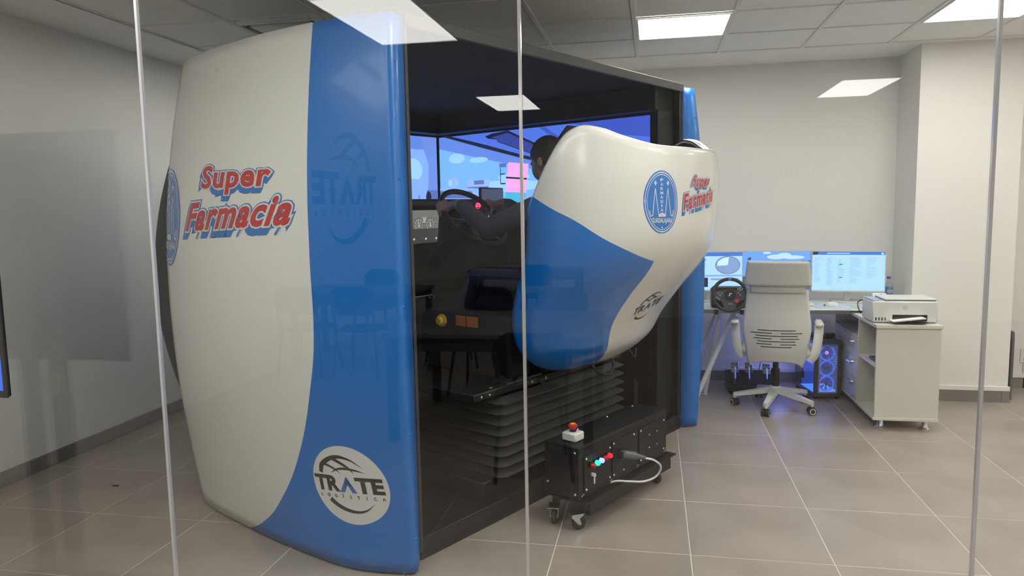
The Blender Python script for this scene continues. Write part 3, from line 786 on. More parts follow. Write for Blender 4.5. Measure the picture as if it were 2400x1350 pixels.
# ---- seat pod: rear fairing
def seat_pod():
    nth, nz = 90, 46
    ths = np.linspace(0.0, PI, nth); vs = []; uvs = []
    zb = .70
    for th in ths:
        zr = rim(th)
        zz = list(zb+(zr-zb)*(np.linspace(0, 1, nz)**1.05))
        for z in zz: vs.append(pod(th, z)); uvs.append((th/PI, z/2))
        p = pod(th, zr); inw = V(RC, .15, zr)-p; inw[2] = 0; inw /= np.linalg.norm(inw)
        for di, up in ((.006, .010), (.018, .018), (.034, .020), (.050, .014), (.056, -.004)):
            vs.append(p+inw*di+V(0, 0, up)); uvs.append((th/PI, zr/2))
    n = nz+5; fs = []
    for i in range(nth-1):
        for j in range(n-1):
            a = i*n+j; fs.append((a, a+n, a+n+1, a+1))
    # bottom pan
    b0 = len(vs); 
    for i in range(nth): q = pod(ths[i], zb); vs.append((RC+(q[0]-RC)*.8, -.04+(q[1]+.04)*.7, zb-.012)); uvs.append((ths[i]/PI, zb/2))
    for i in range(nth-1): fs.append((b0+i, b0+i+1, (i+1)*n, i*n))
    fs.append(tuple(range(b0, b0+nth))[::-1])
    mb = MB(); mb.add(vs, fs); o = mb.build('seat_pod', PODM, sim, 55)
    uvl = o.data.uv_layers.new(name='UVMap')
    for lp in o.data.loops: uvl.data[lp.index].uv = uvs[lp.vertex_index]
    solidify(o, .005, -1.0)
    o['label'] = 'glossy white and blue rear fairing of the driver seat'
    # dark inner lining and metal trim along the rim
    vs = []; fs = []; m_ = 10
    for th in ths:
        zr = rim(th); p = pod(th, zr); inw = V(RC, .15, zr)-p; inw[2] = 0; inw /= np.linalg.norm(inw)
        for k in range(m_):
            z = zr-.002-(zr-.85)*k/(m_-1); q = pod(th, z); q = q+inw*(.058 if k else .057); q[2] = z; vs.append(q)
    for i in range(nth-1):
        for k in range(m_-1):
            a = i*m_+k; fs.append((a, a+1, a+m_+1, a+m_))
    mb = MB(); mb.add(vs, fs); solidify(mb.build('lining', BLACKM, o, 60), .004, 0)
    path = []
    for th in np.linspace(.55, PI-.25, 50):
        zr = rim(th); p = pod(th, zr); inw = V(RC, .15, zr)-p; inw[2] = 0; inw /= np.linalg.norm(inw); path.append(p+inw*.052+V(0, 0, .012))
    MB().tube(path, .0055, 8).build('rim_trim', STEEL, o)
    return o
pod_o = seat_pod()

# ---- lettering and emblems on the shells
def aff_shell(a, b):
    def fm(x, y):
        t = a[0]*x+a[1]*y+a[2]; z = b[0]*x+b[1]*y+b[2]; t = min(t, t_end(z)-.004)
        return shell(t, z), shell_n(t, z)
    return fm
_tht = np.linspace(.02, PI-.02, 400); _pp = np.array([pod(t, 1.55)[:2] for t in _tht])
_st = np.concatenate([[0], np.cumsum(np.linalg.norm(np.diff(_pp, axis=0), axis=1))]); _st = _st-np.interp(PI/2, _tht, _st)
def aff_pod(a, b):
    def fm(x, y):
        s_ = a[0]*x+a[1]*y+a[2]; z = b[0]*x+b[1]*y+b[2]; th = float(np.interp(s_, _st, _tht))
        return pod(th, z), pod_n(th, z)
    return fm
def lettering(word, fm, parent, e, step, name):
    red = text2d(word, .034, .26, 1.10)
    ft = lambda b: fit(text2d(word, b, .26, 1.10), 0, 1, 0, 1, red)
    wide = (red[0].max(0)-red[0].min(0)); ax = 1/wide[0]; ay = 1/wide[1]
    bl = ft(.104); sh = [bl]+[move(bl, -.018*ax*k, -.030*ay*k) for k in (1, 2, 3, 4, 5)]
    decal(name+'_shadow', sh, fm, e, VBLUE, parent, step)
    decal(name+'_outline', [ft(.076)], fm, e*2, VWHITE, parent, step)
    o = decal(name, [fit(red, 0, 1, 0, 1)], fm, e*3, VRED, parent, step)
    o['label'] = 'red slanted lettering reading '+word
lettering('Super', aff_shell((-.5575, .0243, 1.0418), (-.0041, .1360, 1.6211)), shell_near, .0011, .14, 'lettering')
lettering('Farmacia', aff_shell((-.8221, -.0297, 1.2161), (.0314, .1364, 1.4497)), shell_near, .0011, .10, 'lettering')
lettering('Super', aff_pod((.1868, .0101, -.1053), (.0032, .0703, 1.6048)), pod_o, .0007, .12, 'lettering')
lettering('Farmacia', aff_pod((.3038, -.0104, -.1595), (.0427, .0781, 1.5078)), pod_o, .0007, .08, 'lettering')

def globe_logo(fm, parent, e, dark, blue, disk=None, step=.15, name='emblem', fmt=None):
    fmt = fmt or fm
    if disk is not None: decal(name+'_disk', [ell2d(0, 0, 1, 1, 72)], fm, e, disk, parent, step)
    def sp(pts, ws, n=20):
        k = np.linspace(0, 1, len(pts)); t_ = np.linspace(0, 1, n)
        return stroke2d([(hermite(q, k, [p[0] for p in pts]), hermite(q, k, [p[1] for p in pts])) for q in t_], [max(.0005, hermite(q, k, ws)) for q in t_])
    arcs = [sp([(-.70, .365), (-.60, .60), (-.22, .80), (.18, .755), (.53, .54)], [.11, .12, .10, .05, .0]), sp([(-.28, .76), (.085, .56), (.26, .385)], [.09, .06, .0]), sp([(-.54, .60), (-.29, .50), (-.12, .37)], [.07, .05, .0]),
            sp([(-.41, .37), (-.22, .48), (.0, .515), (.28, .49), (.55, .435)], [.0, .045, .06, .045, .0]), sp([(-.56, -.31), (-.38, -.45), (-.12, -.56), (.16, -.59), (.40, -.52), (.62, -.34)], [.13, .11, .09, .065, .035, .0])]
    tr = fit(text2d('TR', .045), -.93, -.22, -.10, .31); te = fit(text2d('TE', .045), .22, .93, -.10, .31)
    lo = []
    word = 'LOGÍSTICA'
    for k, ch in enumerate(word):
        g = text2d(ch, .028); w = (g[0].max(0)-g[0].min(0)); h = .085 if ch != 'Í' else .115; wd = min(.08, h*w[0]/w[1])
        cx = -.80+1.66*k/8; lo.append(fit(g, cx-wd/2, cx+wd/2, -.255, -.255+h))
    o = decal(name, arcs+[tr, te]+lo, fmt, e*2, dark, parent, step)
    decal(name+'_chevron', [poly2d([(-.23, -.10), (0, .31), (.0, .31), (.23, -.10), (.105, -.10), (0, .10), (-.105, -.10)])], fmt, e*2.2, blue, parent, step)
    return o
o = globe_logo(aff_shell((-.1855, .012, .162), (-.006, .1694, .378)), shell_near, .0011, VDARK, VBLUE, VWHITE, fmt=aff_shell((-.1808, .0311, .1646), (.0099, .1676, .3628)))
o['label'] = 'round white emblem with a globe and the words TRATE LOGÍSTICA'
o = globe_logo(aff_pod((.1104, -.0309, -.0122), (.0264, .1054, 1.0178)), pod_o, .0006, VDARK, VBLUE)
o['label'] = 'dark globe emblem reading TRATE LOGÍSTICA on the white stripe'

def pharmacy_oval(fm, parent, e, step=.2):
    decal('oval_emblem', [ell2d(0, 0, 1, 1, 72)], fm, e, BLUE, parent, step)
    sh = [ring2d(0, 0, .93, .955, .035, 72), ring2d(0, 0, .82, .88, .022, 72)]
    for k, ch in enumerate('FARMACIAS'):
        y = .70-k*.136; w = .08 if ch != 'I' else .028
        sh.append(fit(text2d(ch, .02), -w, w, y-.046, y+.046))
    for sx in (-1, 1):
        x = sx*.36
        sh += [rect2d(x-.075, x+.075, .60-.02, .60+.02), rect2d(x-.028, x+.028, .60-.075, .60+.075)]
        sh += [stroke2d([(x, .44), (x-sx*-.17, -.42)], .036), stroke2d([(x, .44), (x-sx*.17, -.42)], .036), stroke2d([(sx*.53, -.42), (sx*.64, -.44), (sx*.70, -.26)], .036)]
    sh += [stroke2d([(-.19, -.42), (-.08, -.38), (0, -.35), (.08, -.38), (.19, -.42)], .05), rect2d(-.20, .20, -.46, -.42)]
    sh.append(fit(text2d('GUADALAJARA', .02), -.60, .60, -.70, -.50)); sh.append(ell2d(0, -.80, .035, .025, 16))
    o = decal('oval_emblem_print', sh, fm, e*2, VWHITE, parent, step)
    o['label'] = 'blue oval emblem with white lettering FARMACIAS GUADALAJARA'
pharmacy_oval(aff_shell((-.2064, -.0097, 1.5008), (.0, .2516, 1.5211)), shell_near, .0011)
pharmacy_oval(aff_pod((.0975, -.0103, -.2987), (-.0011, .1430, 1.5508)), pod_o, .0006)

# ================================================================== control box on casters
cb = thing('control_box', 'black metal control box on casters with coloured lamps and a plug', 'control box', SA, SROT)
X0, X1, Y0, Y1, Z0, Z1 = .615, 1.455, -.425, -.225, .175, .425
MB().bb(X0, X1, Y0, Y1, Z0, Z1, .003).build('body', BLACK, cb)
MB().bb(X0+.0, X1+.0, Y0+.005, Y1-.005, Z1, Z1+.004, .0015).build('lid', BLACK, cb)
for a, b in ((.655, .885), (.895, 1.135), (1.155, 1.43)):
    MB().bb(a, b, Y0-.005, Y0, .20, .385 if a > .7 else .375, .001).build('cover_plate', BLACK, cb)
MB().bb(X0-.004, X0, Y0+.03, Y1-.03, .215, .40, .001).build('cover_plate', BLACK, cb)
studs('screw', [(x, Y0-.005, z) for x, z in ((.668, .362), (.668, .213), (.872, .362), (.872, .213), (.908, .372), (.908, .213), (1.10, .372), (1.00, .215), (1.17, .372), (1.17, .213), (1.415, .372), (1.415, .213))], .006, STEEL, cb)
studs('screw', [(x, Y0, z) for x, z in ((.64, .19), (.652, .194), (.885, .19), (.897, .194), (1.14, .19), (1.152, .194), (1.432, .19), (1.442, .194))], .0035, STEEL, cb)
studs('screw', [(x, Y0-.005, z) for x, z in ((1.26, .33), (1.34, .33), (1.26, .26), (1.34, .26))], .004, STEEL, cb)
studs('screw', [(X0-.003, y, z) for y, z in ((Y0+.02, .40), (Y0+.02, .20), (Y1-.02, .23))], .006, STEEL, cb)
studs('screw', [(x, Y1-.03, Z1+.004) for x in (.85, 1.12, 1.38)], .006, STEEL, cb)
# indicator lamps
for k, (c_, on) in enumerate((((190, 20, 30), 0), ((20, 255, 150), 1), ((110, 130, 255), 1), ((190, 20, 40), 0), ((235, 20, 45), .4))):
    x = .703+k*.036; z = .325+.002*k
    lm = MB().lathe([(.014, 0), (.014, .006), (.012, .008)], 18, (0, 0, 0), 'y').build('indicator_lamp', BLACK, cb)
    lm.location = (x, Y0-.013, z)
    cm = mat('lamp_%d' % k, srgb(*c_), .25, emit=srgb(*c_) if on else None, estr=(2.2*on)) 
    MB().lathe([(.0125, -.001), (.0125, -.014), (.009, -.020), (.002, -.022)], 18, (0, 0, 0), 'y').build('lens', cm, lm)
kk = MB().lathe([(.009, 0), (.009, -.010)], 14, (.703, Y0-.005, .281), 'y').build('key_switch', STEEL, cb)
MB().bb(.699, .707, Y0-.034, Y0-.012, .272, .288, .001).bb(.698, .706, Y0-.030, Y0-.026, .238, .272, .001).build('key', mat('key_white', (.75, .74, .72), .4), kk)
# plug, cord
MB().bb(.955, .99, Y0-.03, Y0-.004, .28, .325, .004).build('socket', DGREY, cb)
pl = MB().tube([(.975, Y0-.012, .303), (1.0, Y0-.07, .30), (1.008, Y0-.085, .298), (1.02, Y0-.12, .292)], [.020, .021, .014, .010], 14).build('plug', mat('grey_plug', (.12, .13, .14), .35), cb)
cord = [(1.02, Y0-.118, .292), (1.05, Y0-.15, .28), (1.10, Y0-.16, .235), (1.10, Y0-.135, .18), (1.04, Y0-.10, .163), (.96, Y0-.06, .178), (.91, Y0-.02, .186), (.88, Y0+.02, .172)]
def smooth_path(p, n=8):
    P = [np.array(q, float) for q in p]; out = []
    for i in range(len(P)-1):
        a, b, c, d = P[max(i-1, 0)], P[i], P[i+1], P[min(i+2, len(P)-1)]
        for k in range(n):
            t = k/n; out.append(.5*((2*b)+(-a+c)*t+(2*a-5*b+4*c-d)*t*t+(-a+3*b-3*c+d)*t**3))
    return out+[P[-1]]
MB().tube(smooth_path(cord), .0052, 10).build('cord', mat('white_cord', (.72, .71, .68), .45), cb)
# base frame
MB().bb(X0+.01, X1+.06, Y0-.03, Y1+.04, .155, .163, .001).bb(X0+.07, X1+.03, Y0-.012, Y0-.004, .085, .155).bb(X0+.07, X1+.03, Y1+.0, Y1+.008, .085, .155).bb(X0+.07, X1+.03, Y0-.012, Y0+.02, .083, .089).build('base_frame', BLACK, cb)
def caster(x, y, rot):
    t = MB().box((0, 0, .084), (.07, .055, .004)).build('caster', STEEL, cb, 30)
    poly = [(-.025, .082), (.036, .082), (.034, .068), (.0, .03), (-.016, .03), (-.006, .06), (-.025, .072)]
    mb = MB()
    for s in (-1, 1): mb.prism(poly, lambda a, b, s=s: (a, s*.017, b), lambda a, b, s=s: (a, s*.019, b))
    mb.cyl((-.008, -.021, .034), (-.008, .021, .034), .006, n=10)
    mb.build('fork', STEEL, t, 30, True)
    MB().lathe([(.012, -.012), (.030, -.012), (.034, -.008), (.034, .008), (.030, .012), (.012, .012)], 28, (-.008, 0, .034), 'y').build('wheel', RUBBER, t)
    t.location = (x, y, 0); t.rotation_euler = (0, 0, rot)
caster(X0+.06, Y0+.055, 2.6); caster(X1-.02, Y0+.055, 1.2); caster(X0+.06, Y1-.01, .5); caster(X1-.02, Y1-.01, 1.9)
# emergency stop
es = MB().bb(.66, .735, -.375, -.295, Z1+.006, Z1+.046, .005).build('emergency_stop', mat('stop_box_white', (.72, .72, .69), .4), cb)
MB().lathe([(.016, Z1+.046), (.016, Z1+.056), (.012, Z1+.06)], 20, (.697, -.335, 0)).build('collar', BLACK, es)
MB().lathe([(.013, Z1+.058), (.016, Z1+.066), (.0215, Z1+.070), (.022, Z1+.078), (.016, Z1+.083), (.006, Z1+.084)], 24, (.697, -.335, 0)).build('mushroom_button', mat('stop_red', (.60, .02, .02), .3), es)
MB().lathe([(.013, Z1+.0835), (.013, Z1+.0848), (.007, Z1+.0852)], 20, (.697, -.335, 0)).build('yellow_mark', mat('stop_yellow', (.85, .45, .03), .4), es)
MB().bb(.67, .725, -.365, -.305, Z1+.004, Z1+.008).build('foot', BLACK, es, 0)

# ================================================================== the driver
SKIN = mat('skin', (.36, .20, .13), .5, var=.06, vscale=20); HOOD = mat('navy_hoodie', (.05, .055, .075), .85, bump=.3, bscale=120, var=.1, vscale=10); JEANS = mat('dark_jeans', (.02, .026, .05), .8, var=.1, vscale=20); SHOE = mat('dark_shoe', (.02, .02, .02), .5); HAIR = mat('dark_hair', (.015, .011, .009), .6, bump=.6, bscale=150)
def person():
    mb = MB()
    mb.capsule((1.215, .15, 1.12), (1.215, .12, 1.30), .150, .150).capsule((1.215, .12, 1.30), (1.215, .13, 1.47), .150, .135)
    mb.sphere((1.13, .12, 1.44), .12).sphere((1.30, .12, 1.44), .12).sphere((1.12, .16, 1.10), .125).sphere((1.31, .16, 1.10), .125)
    mb.capsule((1.05, .13, 1.535), (1.38, .13, 1.535), .070).capsule((1.215, .13, 1.52), (1.215, .17, 1.70), .075, .056)
    # hood at the nape
    mb.capsule((1.13, .05, 1.56), (1.30, .05, 1.56), .05)
    # head with jaw, nose, ears
    mb.sphere((1.215, .19, 1.815), 1.0, 20, sc=(.077, .097, .105)).sphere((1.215, .225, 1.755), 1.0, 16, sc=(.058, .066, .072)).sphere((1.215, .297, 1.785), .014).sphere((1.215, .288, 1.80), .011)
    mb.sphere((1.137, .185, 1.79), 1, 10, sc=(.012, .022, .034)).sphere((1.293, .185, 1.79), 1, 10, sc=(.012, .022, .034))
    wc = V(1.215, .765, 1.485); ax = V(0, -.72, .69); ax /= np.linalg.norm(ax); u = V(1, 0, 0); w = np.cross(ax, u)
    for side in (-1, 1):
        sh = V(1.215+side*.185, .14, 1.53); el = V(1.215+side*.245, .43, 1.425); a = math.radians(160 if side < 0 else 22)
        d = math.cos(a)*u+math.sin(a)*w; tg = -math.sin(a)*u+math.cos(a)*w
        if side > 0: tg = -tg
        rim_c = wc+.225*d
        palm = rim_c+ax*.032-d*.004
        wr = palm+V(side*.0, -.10, .0)+ax*.012
        mb.capsule(sh, (sh+el)/2, .070, .064).capsule((sh+el)/2, el, .064, .056).capsule(el, wr+(el-wr)*.12, .055, .042).capsule(wr+(el-wr)*.12, wr, .030, .027)
        mb.capsule(wr, palm+tg*.012, .027, .024).capsule(palm-tg*.026, palm+tg*.030, .019, .021)
        for k, ln in enumerate((172, 185, 178, 150)):
            o = tg*(-.033+.021*k) if side > 0 else -tg*(-.033+.021*k)
            pts = [rim_c+o+.029*(math.cos(math.radians(q))*ax+math.sin(math.radians(q))*d) for q in np.linspace(15, ln, 5)]
            for i in range(4): mb.capsule(pts[i], pts[i+1], .0098-.0006*i, .0092-.0006*i, 8)
        o = -tg*.03 if side < 0 else tg*.03
        pts = [rim_c+o*(.6+.25*i)+.029*(math.cos(math.radians(q))*ax+math.sin(math.radians(q))*d) for i, q in enumerate((-10, -45, -80, -105))]
        for i in range(3): mb.capsule(pts[i], pts[i+1], .0115-.0008*i, .0105-.0008*i, 8)
        hip = V(1.215+side*.095, .19, 1.10); kn = V(1.215+side*.13, .62, 1.13); an = V(1.215+side*.12, .90, .73)
        mb.capsule(hip, kn, .088, .062).capsule(kn, (kn+an)/2, .060, .056).capsule((kn+an)/2, an, .054, .042)
        mb.capsule(an+V(0, -.03, -.045), an+V(0, .16, -.055), .038, .034)
    o = mb.build('person', SKIN)
    md = o.modifiers.new('r', 'REMESH'); md.mode = 'VOXEL'; md.voxel_size = .0065; md.use_smooth_shade = True
    sm = o.modifiers.new('s', 'SMOOTH'); sm.factor = .5; sm.iterations = 3
    dg = bpy.context.evaluated_depsgraph_get(); me = bpy.data.meshes.new_from_object(o.evaluated_get(dg)); o.modifiers.clear(); old = o.data; o.data = me; bpy.data.meshes.remove(old)
    me.materials.clear()
    for q in (SKIN, HOOD, JEANS, SHOE): me.materials.append(q)
    idx = []
    for p in me.polygons:
        x, y, z = p.center
        if z > 1.615 and y < .40: i = 0
        elif z > 1.38 and y > .665: i = 0
        elif z < .745 and y > .8: i = 3
        elif z < 1.15 and y > .05 or z < 1.03: i = 2
        else: i = 1
        if i == 0 and z < 1.66 and y < .3: i = 1
        idx.append(i)
    me.polygons.foreach_set('material_index', idx); me.polygons.foreach_set('use_smooth', [True]*len(idx)); me.update()
    o.location = SA; o.rotation_euler = (0, 0, SROT)
    tag(o, 'person in a dark navy hoodie seated inside, gripping the big steering wheel', 'person')
    def hr(uu, vv):
        a = 2*PI*uu; b = -.35+vv*(PI/2+.35); rr = 1.07+.025*math.sin(9*a)*math.cos(b)+.02*math.sin(23*a+7*b)
        lift = .22*max(0, math.sin(a))*(1-vv)      # shorter over the forehead
        b = b+lift*2.2 if b < .6 else b
        return (1.215+.080*rr*math.cos(b)*math.cos(a), .185+.100*rr*math.cos(b)*math.sin(a), 1.815+.112*rr*math.sin(b))
    h = MB().grid(hr, 64, 18, wrap=True).build('hair', HAIR, o, 80, True); solidify(h, .012, -1)
    # eyes
    mb = MB()
    for s in (-1, 1): mb.sphere((1.215+s*.031, .279, 1.812), .011, 10)
    mb.build('eyes', mat('eye', (.5, .48, .45), .2), o)
person()

# ================================================================== desk area
GTOP = glass_mat('desk_glass_edge', (.55, .75, .68), .05)
FGLASS = mat('frosted_desk_glass', (.72, .90, .82), .12, spec=.6, coat=.5)
WTUBE = mat('white_tube', (.78, .78, .77), .3)
desk = thing('glass_desk', 'pale green glass desk on white slanted tube legs against the back wall', 'desk', (0, 0, 0))
MB().bb(.06, 1.93, 5.72, 6.36, .738, .75, .003).build('glass_top', FGLASS, desk)
MB().bb(.12, 1.46, 5.80, 5.85, .70, .738, .004).bb(.12, 1.46, 6.24, 6.29, .70, .738, .004).build('rail', mat('grey_rail', (.45, .45, .45), .4), desk)
for a, b in (((.34, 5.80, .02), (.62, 5.83, .70)), ((.30, 6.26, .02), (.55, 6.26, .70)), ((.42, 6.0, .02), (.52, 5.86, .70))):
    MB().tube([a, b], .019, 16).build('leg', WTUBE, desk)
    MB().lathe([(.028, 0), (.028, .006), (.018, .012), (.016, .022)], 18, (a[0], a[1], 0)).build('foot', CHROME, desk)

# white storage cabinet along the desk's right
cab = thing('storage_cabinet', 'white laminate cabinet with open shelves and drawers under the printer', 'cabinet', (0, 0, 0))
c = dict(x0=1.47, x1=1.865, y0=5.17, y1=6.30, z0=.085, z1=.715)
MB().bb(1.462, 1.873, 5.155, 6.31, .70, .722, .0015).build('top', LAMIN, cab)
MB().bb(1.47, 1.865, 5.17, 5.19, .085, .70, .001).build('side_panel', LAMIN, cab)
MB().bb(1.47, 1.865, 6.28, 6.30, .085, .70, .001).build('side_panel', LAMIN, cab)
MB().bb(1.845, 1.865, 5.19, 6.28, .085, .70).build('back_panel', LAMIN, cab, 0)
MB().bb(1.462, 1.87, 5.165, 6.305, .072, .09, .001).build('bottom', LAMIN, cab)
MB().bb(1.47, 1.845, 5.60, 5.618, .09, .70, .001).build('divider', LAMIN, cab)
MB().bb(1.475, 1.845, 5.19, 5.60, .425, .441, .001).build('shelf', LAMIN, cab)
MB().bb(1.472, 1.845, 5.618, 6.28, .548, .562, .001).build('shelf', LAMIN, cab)
for k in range(3):
    d = MB().bb(1.468, 1.486, 5.622, 6.276, .093+.152*k, .093+.152*(k+1)-.004, .001).build('drawer', LAMIN, cab)
    MB().tube([(1.468, 5.70, .205+.152*k), (1.445, 5.71, .205+.152*k), (1.445, 5.80, .205+.152*k), (1.468, 5.81, .205+.152*k)], .006, 8, flat=1.6).build('handle', STEEL, d)
mb = MB()
for y, z in ((5.30, .60), (5.50, .60), (5.30, .28), (5.50, .28), (5.30, .50), (5.50, .36)): mb.cyl((1.8448, y, z), (1.8445, y, z), .004, n=8)
mb.build('peg_hole', BLACKM, cab)
for x, y in ((1.53, 5.24), (1.81, 5.24), (1.53, 6.20), (1.81, 6.20)):
    MB().lathe([(.034, 0), (.034, .006), (.022, .016), (.019, .02), (.019, .072)], 20, (x, y, 0)).build('foot', CHROME, cab)
tag(MB().bb(1.50, 1.76, 5.23, 5.44, .4415, .462, .004).build('tablet_case', DGREY), 'dark flat case lying on the open cabinet shelf', 'case')

# printer
pr = thing('printer', 'white inkjet printer with four ink windows on the cabinet', 'printer', (1.662, 5.37, .722), 0)
W_, D_, H_ = .41, .25, .150
MB().bb(-W_/2, W_/2, -D_/2, D_/2, 0.004, H_, .010).build('body', PRWHITE, pr)
MB().bb(-W_/2+.012, W_/2-.012, -D_/2+.01, D_/2-.012, 0, .006).build('base', DGREY, pr, 0)
MB().bb(-W_/2+.005, -W_/2+.075, -D_/2+.012, D_/2-.01, H_, H_+.004, .001).build('control_panel', PRGREY, pr)
MB().bb(-W_/2+.08, W_/2-.012, -D_/2+.008, D_/2-.006, H_+.004, H_+.016, .004).build('scanner_lid', PRWHITE, pr)
MB().bb(-W_/2+.082, W_/2-.014, -D_/2+.010, D_/2-.008, H_, H_+.005).build('lid_gap', DGREY, pr, 0)
MB().bb(-W_/2+.125, W_/2-.065, -D_/2-.0015, -D_/2+.03, .016, .060, .003).build('paper_slot', BLACKG, pr)
MB().bb(-W_/2+.13, W_/2-.075, -D_/2-.055, -D_/2+.02, .012, .016, .001).build('output_tray', DGREY, pr)
R_ = np.array([[math.cos(.12), 0, -math.sin(.12)], [0, 1, 0], [math.sin(.12), 0, math.cos(.12)]])
MB().box((.005, -D_/2-.03, .034), (.20, .09, .003), 0, R_).box((.01, -D_/2-.03, .030), (.20, .09, .002), 0, R_).build('printed_sheet', PAPER, pr, 0)
for k, c_ in enumerate(((40, 40, 35), (25, 70, 95), (95, 40, 55), (120, 110, 25))):
    MB().bb(-W_/2+.020+.019*k, -W_/2+.030+.019*k, -D_/2-.002, -D_/2+.004, .018, .040, .002).build('ink_window', mat('ink_%d' % k, srgb(*c_), .2), pr)
fm = planar((0, -D_/2-.0006, .105), (1, 0, 0), (0, 0, 1), (0, -1, 0)); GOLD = mat('logo_beige', (.45, .40, .30), .4)
decal('logo', [ring2d(0, 0, .0145, .0145, .002, 32), fit(text2d('hp', .02, .3), -.009, .009, -.009, .010)], fm, .0004, GOLD, pr, 0)
ps = MB(); ps.box((.03, .0, 0.0), (.24, .19, .0015), 0, None); o = ps.build('paper_sheet', PAPER, None, 0); o.location = (1.69, 5.37, .722+.0175); tag(o, 'blank sheet of paper lying on the printer lid', 'paper')
tag(MB().tube(smooth_path([(1.452, 5.50, .75), (1.435, 5.51, .80), (1.44, 5.53, .83), (1.458, 5.50, .85)]), .004, 8).build('power_lead', RUBBER), 'thin black lead curling beside the printer', 'cable')

# monitors
BZ = mat('monitor_bezel', (.55, .56, .57), .35); BK = mat('monitor_back', (.65, .66, .67), .4)
UIB = emat('ui_page', (160, 200, 252)); UIH = emat('ui_header', (52, 108, 190)); UIT = emat('ui_text', (118, 150, 205)); UID = emat('ui_dark', (50, 60, 90)); UIG = emat('ui_gray', (120, 145, 190)); UIK = emat('ui_black', (25, 28, 40)); UIC = emat('ui_cloud', (175, 205, 255)); UIS = emat('ui_sky', (95, 150, 245)); UIN = emat('ui_green', (35, 80, 75)); UIR = emat('ui_road', (70, 85, 125)); UIL = emat('ui_pale', (185, 215, 255))
def monitor(x, y, rot, label, items, group='desk monitors'):
    t = thing('monitor', label, 'monitor', (x, y, .75), rot, group)
    w, h, zc = .535, .325, .245
    MB().bb(-w/2, w/2, 0, .022, zc-h/2, zc+h/2, .004).build('housing', BK, t)
    mb = MB().bb(-w/2, w/2, -.004, .0, zc-h/2, zc-h/2+.012).bb(-w/2, w/2, -.004, .0, zc+h/2-.006, zc+h/2).bb(-w/2, -w/2+.006, -.004, 0, zc-h/2, zc+h/2).bb(w/2-.006, w/2, -.004, 0, zc-h/2, zc+h/2)
    mb.build('bezel', BZ, t, 0)
    a, b = w-.012, h-.018
    sc = [((np.array(s[0])*np.array([a, b]), s[1]), m_) for s, m_ in items]
    picture('screen', sc, lambda p, q: (V(p-a/2, -.001, q+zc-h/2+.012), V(0, -1, 0)), t, eps=.0003)
    MB().bb(-.025, .025, .03, .055, .006, zc, .006).bb(-.04, .04, .02, .05, zc-.05, zc+.05, .006).build('stand', BZ, t)
    MB().bb(-.12, .12, -.05, .13, 0, .008, .003).build('stand_base', BZ, t)
    return t
def bars(x0, x1, ys, h, seed):
    rr = random.Random(seed); out = []
    for y in ys: out.append((rect2d(x0, x0+(x1-x0)*rr.uniform(.35, 1), y, y+h), UIT))
    return out
L = [(rect2d(0, 1, 0, 1), UIB), (rect2d(0, 1, .9, 1), UIH), (rect2d(0, 1, .36, .40), UIT), (rect2d(0, .45, .78, .84), UIG), (ell2d(.78, .66, .19, .24, 40), UID), (ell2d(.78, .66, .183, .228, 40), UIG), (P2([(.62, .64), (.78, .66), (.80, .88), (.70, .84), (.63, .76)]), UIL)]
L += bars(.05, .5, [.72-.055*k for k in range(6)], .012, 1)+[(rect2d(.05, .48, .08, .33), UIK)]+[(rect2d(.1+.08*k, .15+.08*k, .14, .26-.03*(k % 2)), UIT) for k in range(4)]+[(rect2d(.52, .95, .26, .31), UIG)]
monitor(.455, 6.14, .10, 'desk monitor with a pie dial, partly hidden by the simulator', L)
M_ = [(rect2d(0, 1, 0, 1), UIS), (rect2d(.05, .8, .35, .7), UIL), (ell2d(.5, .86, .14, .06), UIC), (ell2d(.62, .90, .1, .07), UIC), (ell2d(.75, .85, .16, .05), UIC), (ell2d(.36, .97, .06, .03), UIC), (P2([(.07, .78), (.12, .78), (.13, .86), (.08, .84)]), UIN), (rect2d(.0, .06, .5, .8), UIS), (rect2d(0, 1, 0, .28), UIR), (rect2d(.90, .915, .3, .75), UIK), (rect2d(.86, 1, .74, .76), UIK), (P2([(.86, .12), (1, .18), (1, .32), (.9, .28)]), UIK), (P2([(0, .1), (.2, .3), (0, .35)]), UIN)]
monitor(.985, 6.20, 0.0, 'desk monitor with a cloudy sky view behind the white chair', M_)
N_ = [(rect2d(0, 1, 0, 1), UIB), (rect2d(0, 1, .92, 1), UIH), (P2([(0, .92), (.06, .92), (.09, 1), (0, 1)]), UIK), (rect2d(.2, .52, .95, .968), UIL), (ell2d(.96, .955, .016, .025, 16), UIL)]
N_ += bars(.02, .12, [.84-.038*k for k in range(17)], .008, 2)+bars(.2, .30, [.84-.036*k for k in range(20)], .009, 3)+bars(.35, .46, [.78-.04*k for k in range(15)], .009, 4)+bars(.52, .68, [.84-.045*k for k in range(15)], .009, 5)+bars(.75, .90, [.84-.05*k for k in range(11)], .009, 6)
N_ += [(rect2d(.37, .42, .665, .685), UID), (rect2d(.37, .42, .335, .355), UID)]
monitor(1.515, 6.13, -.14, 'desk monitor with a pale page of settings beside the bottle', N_)

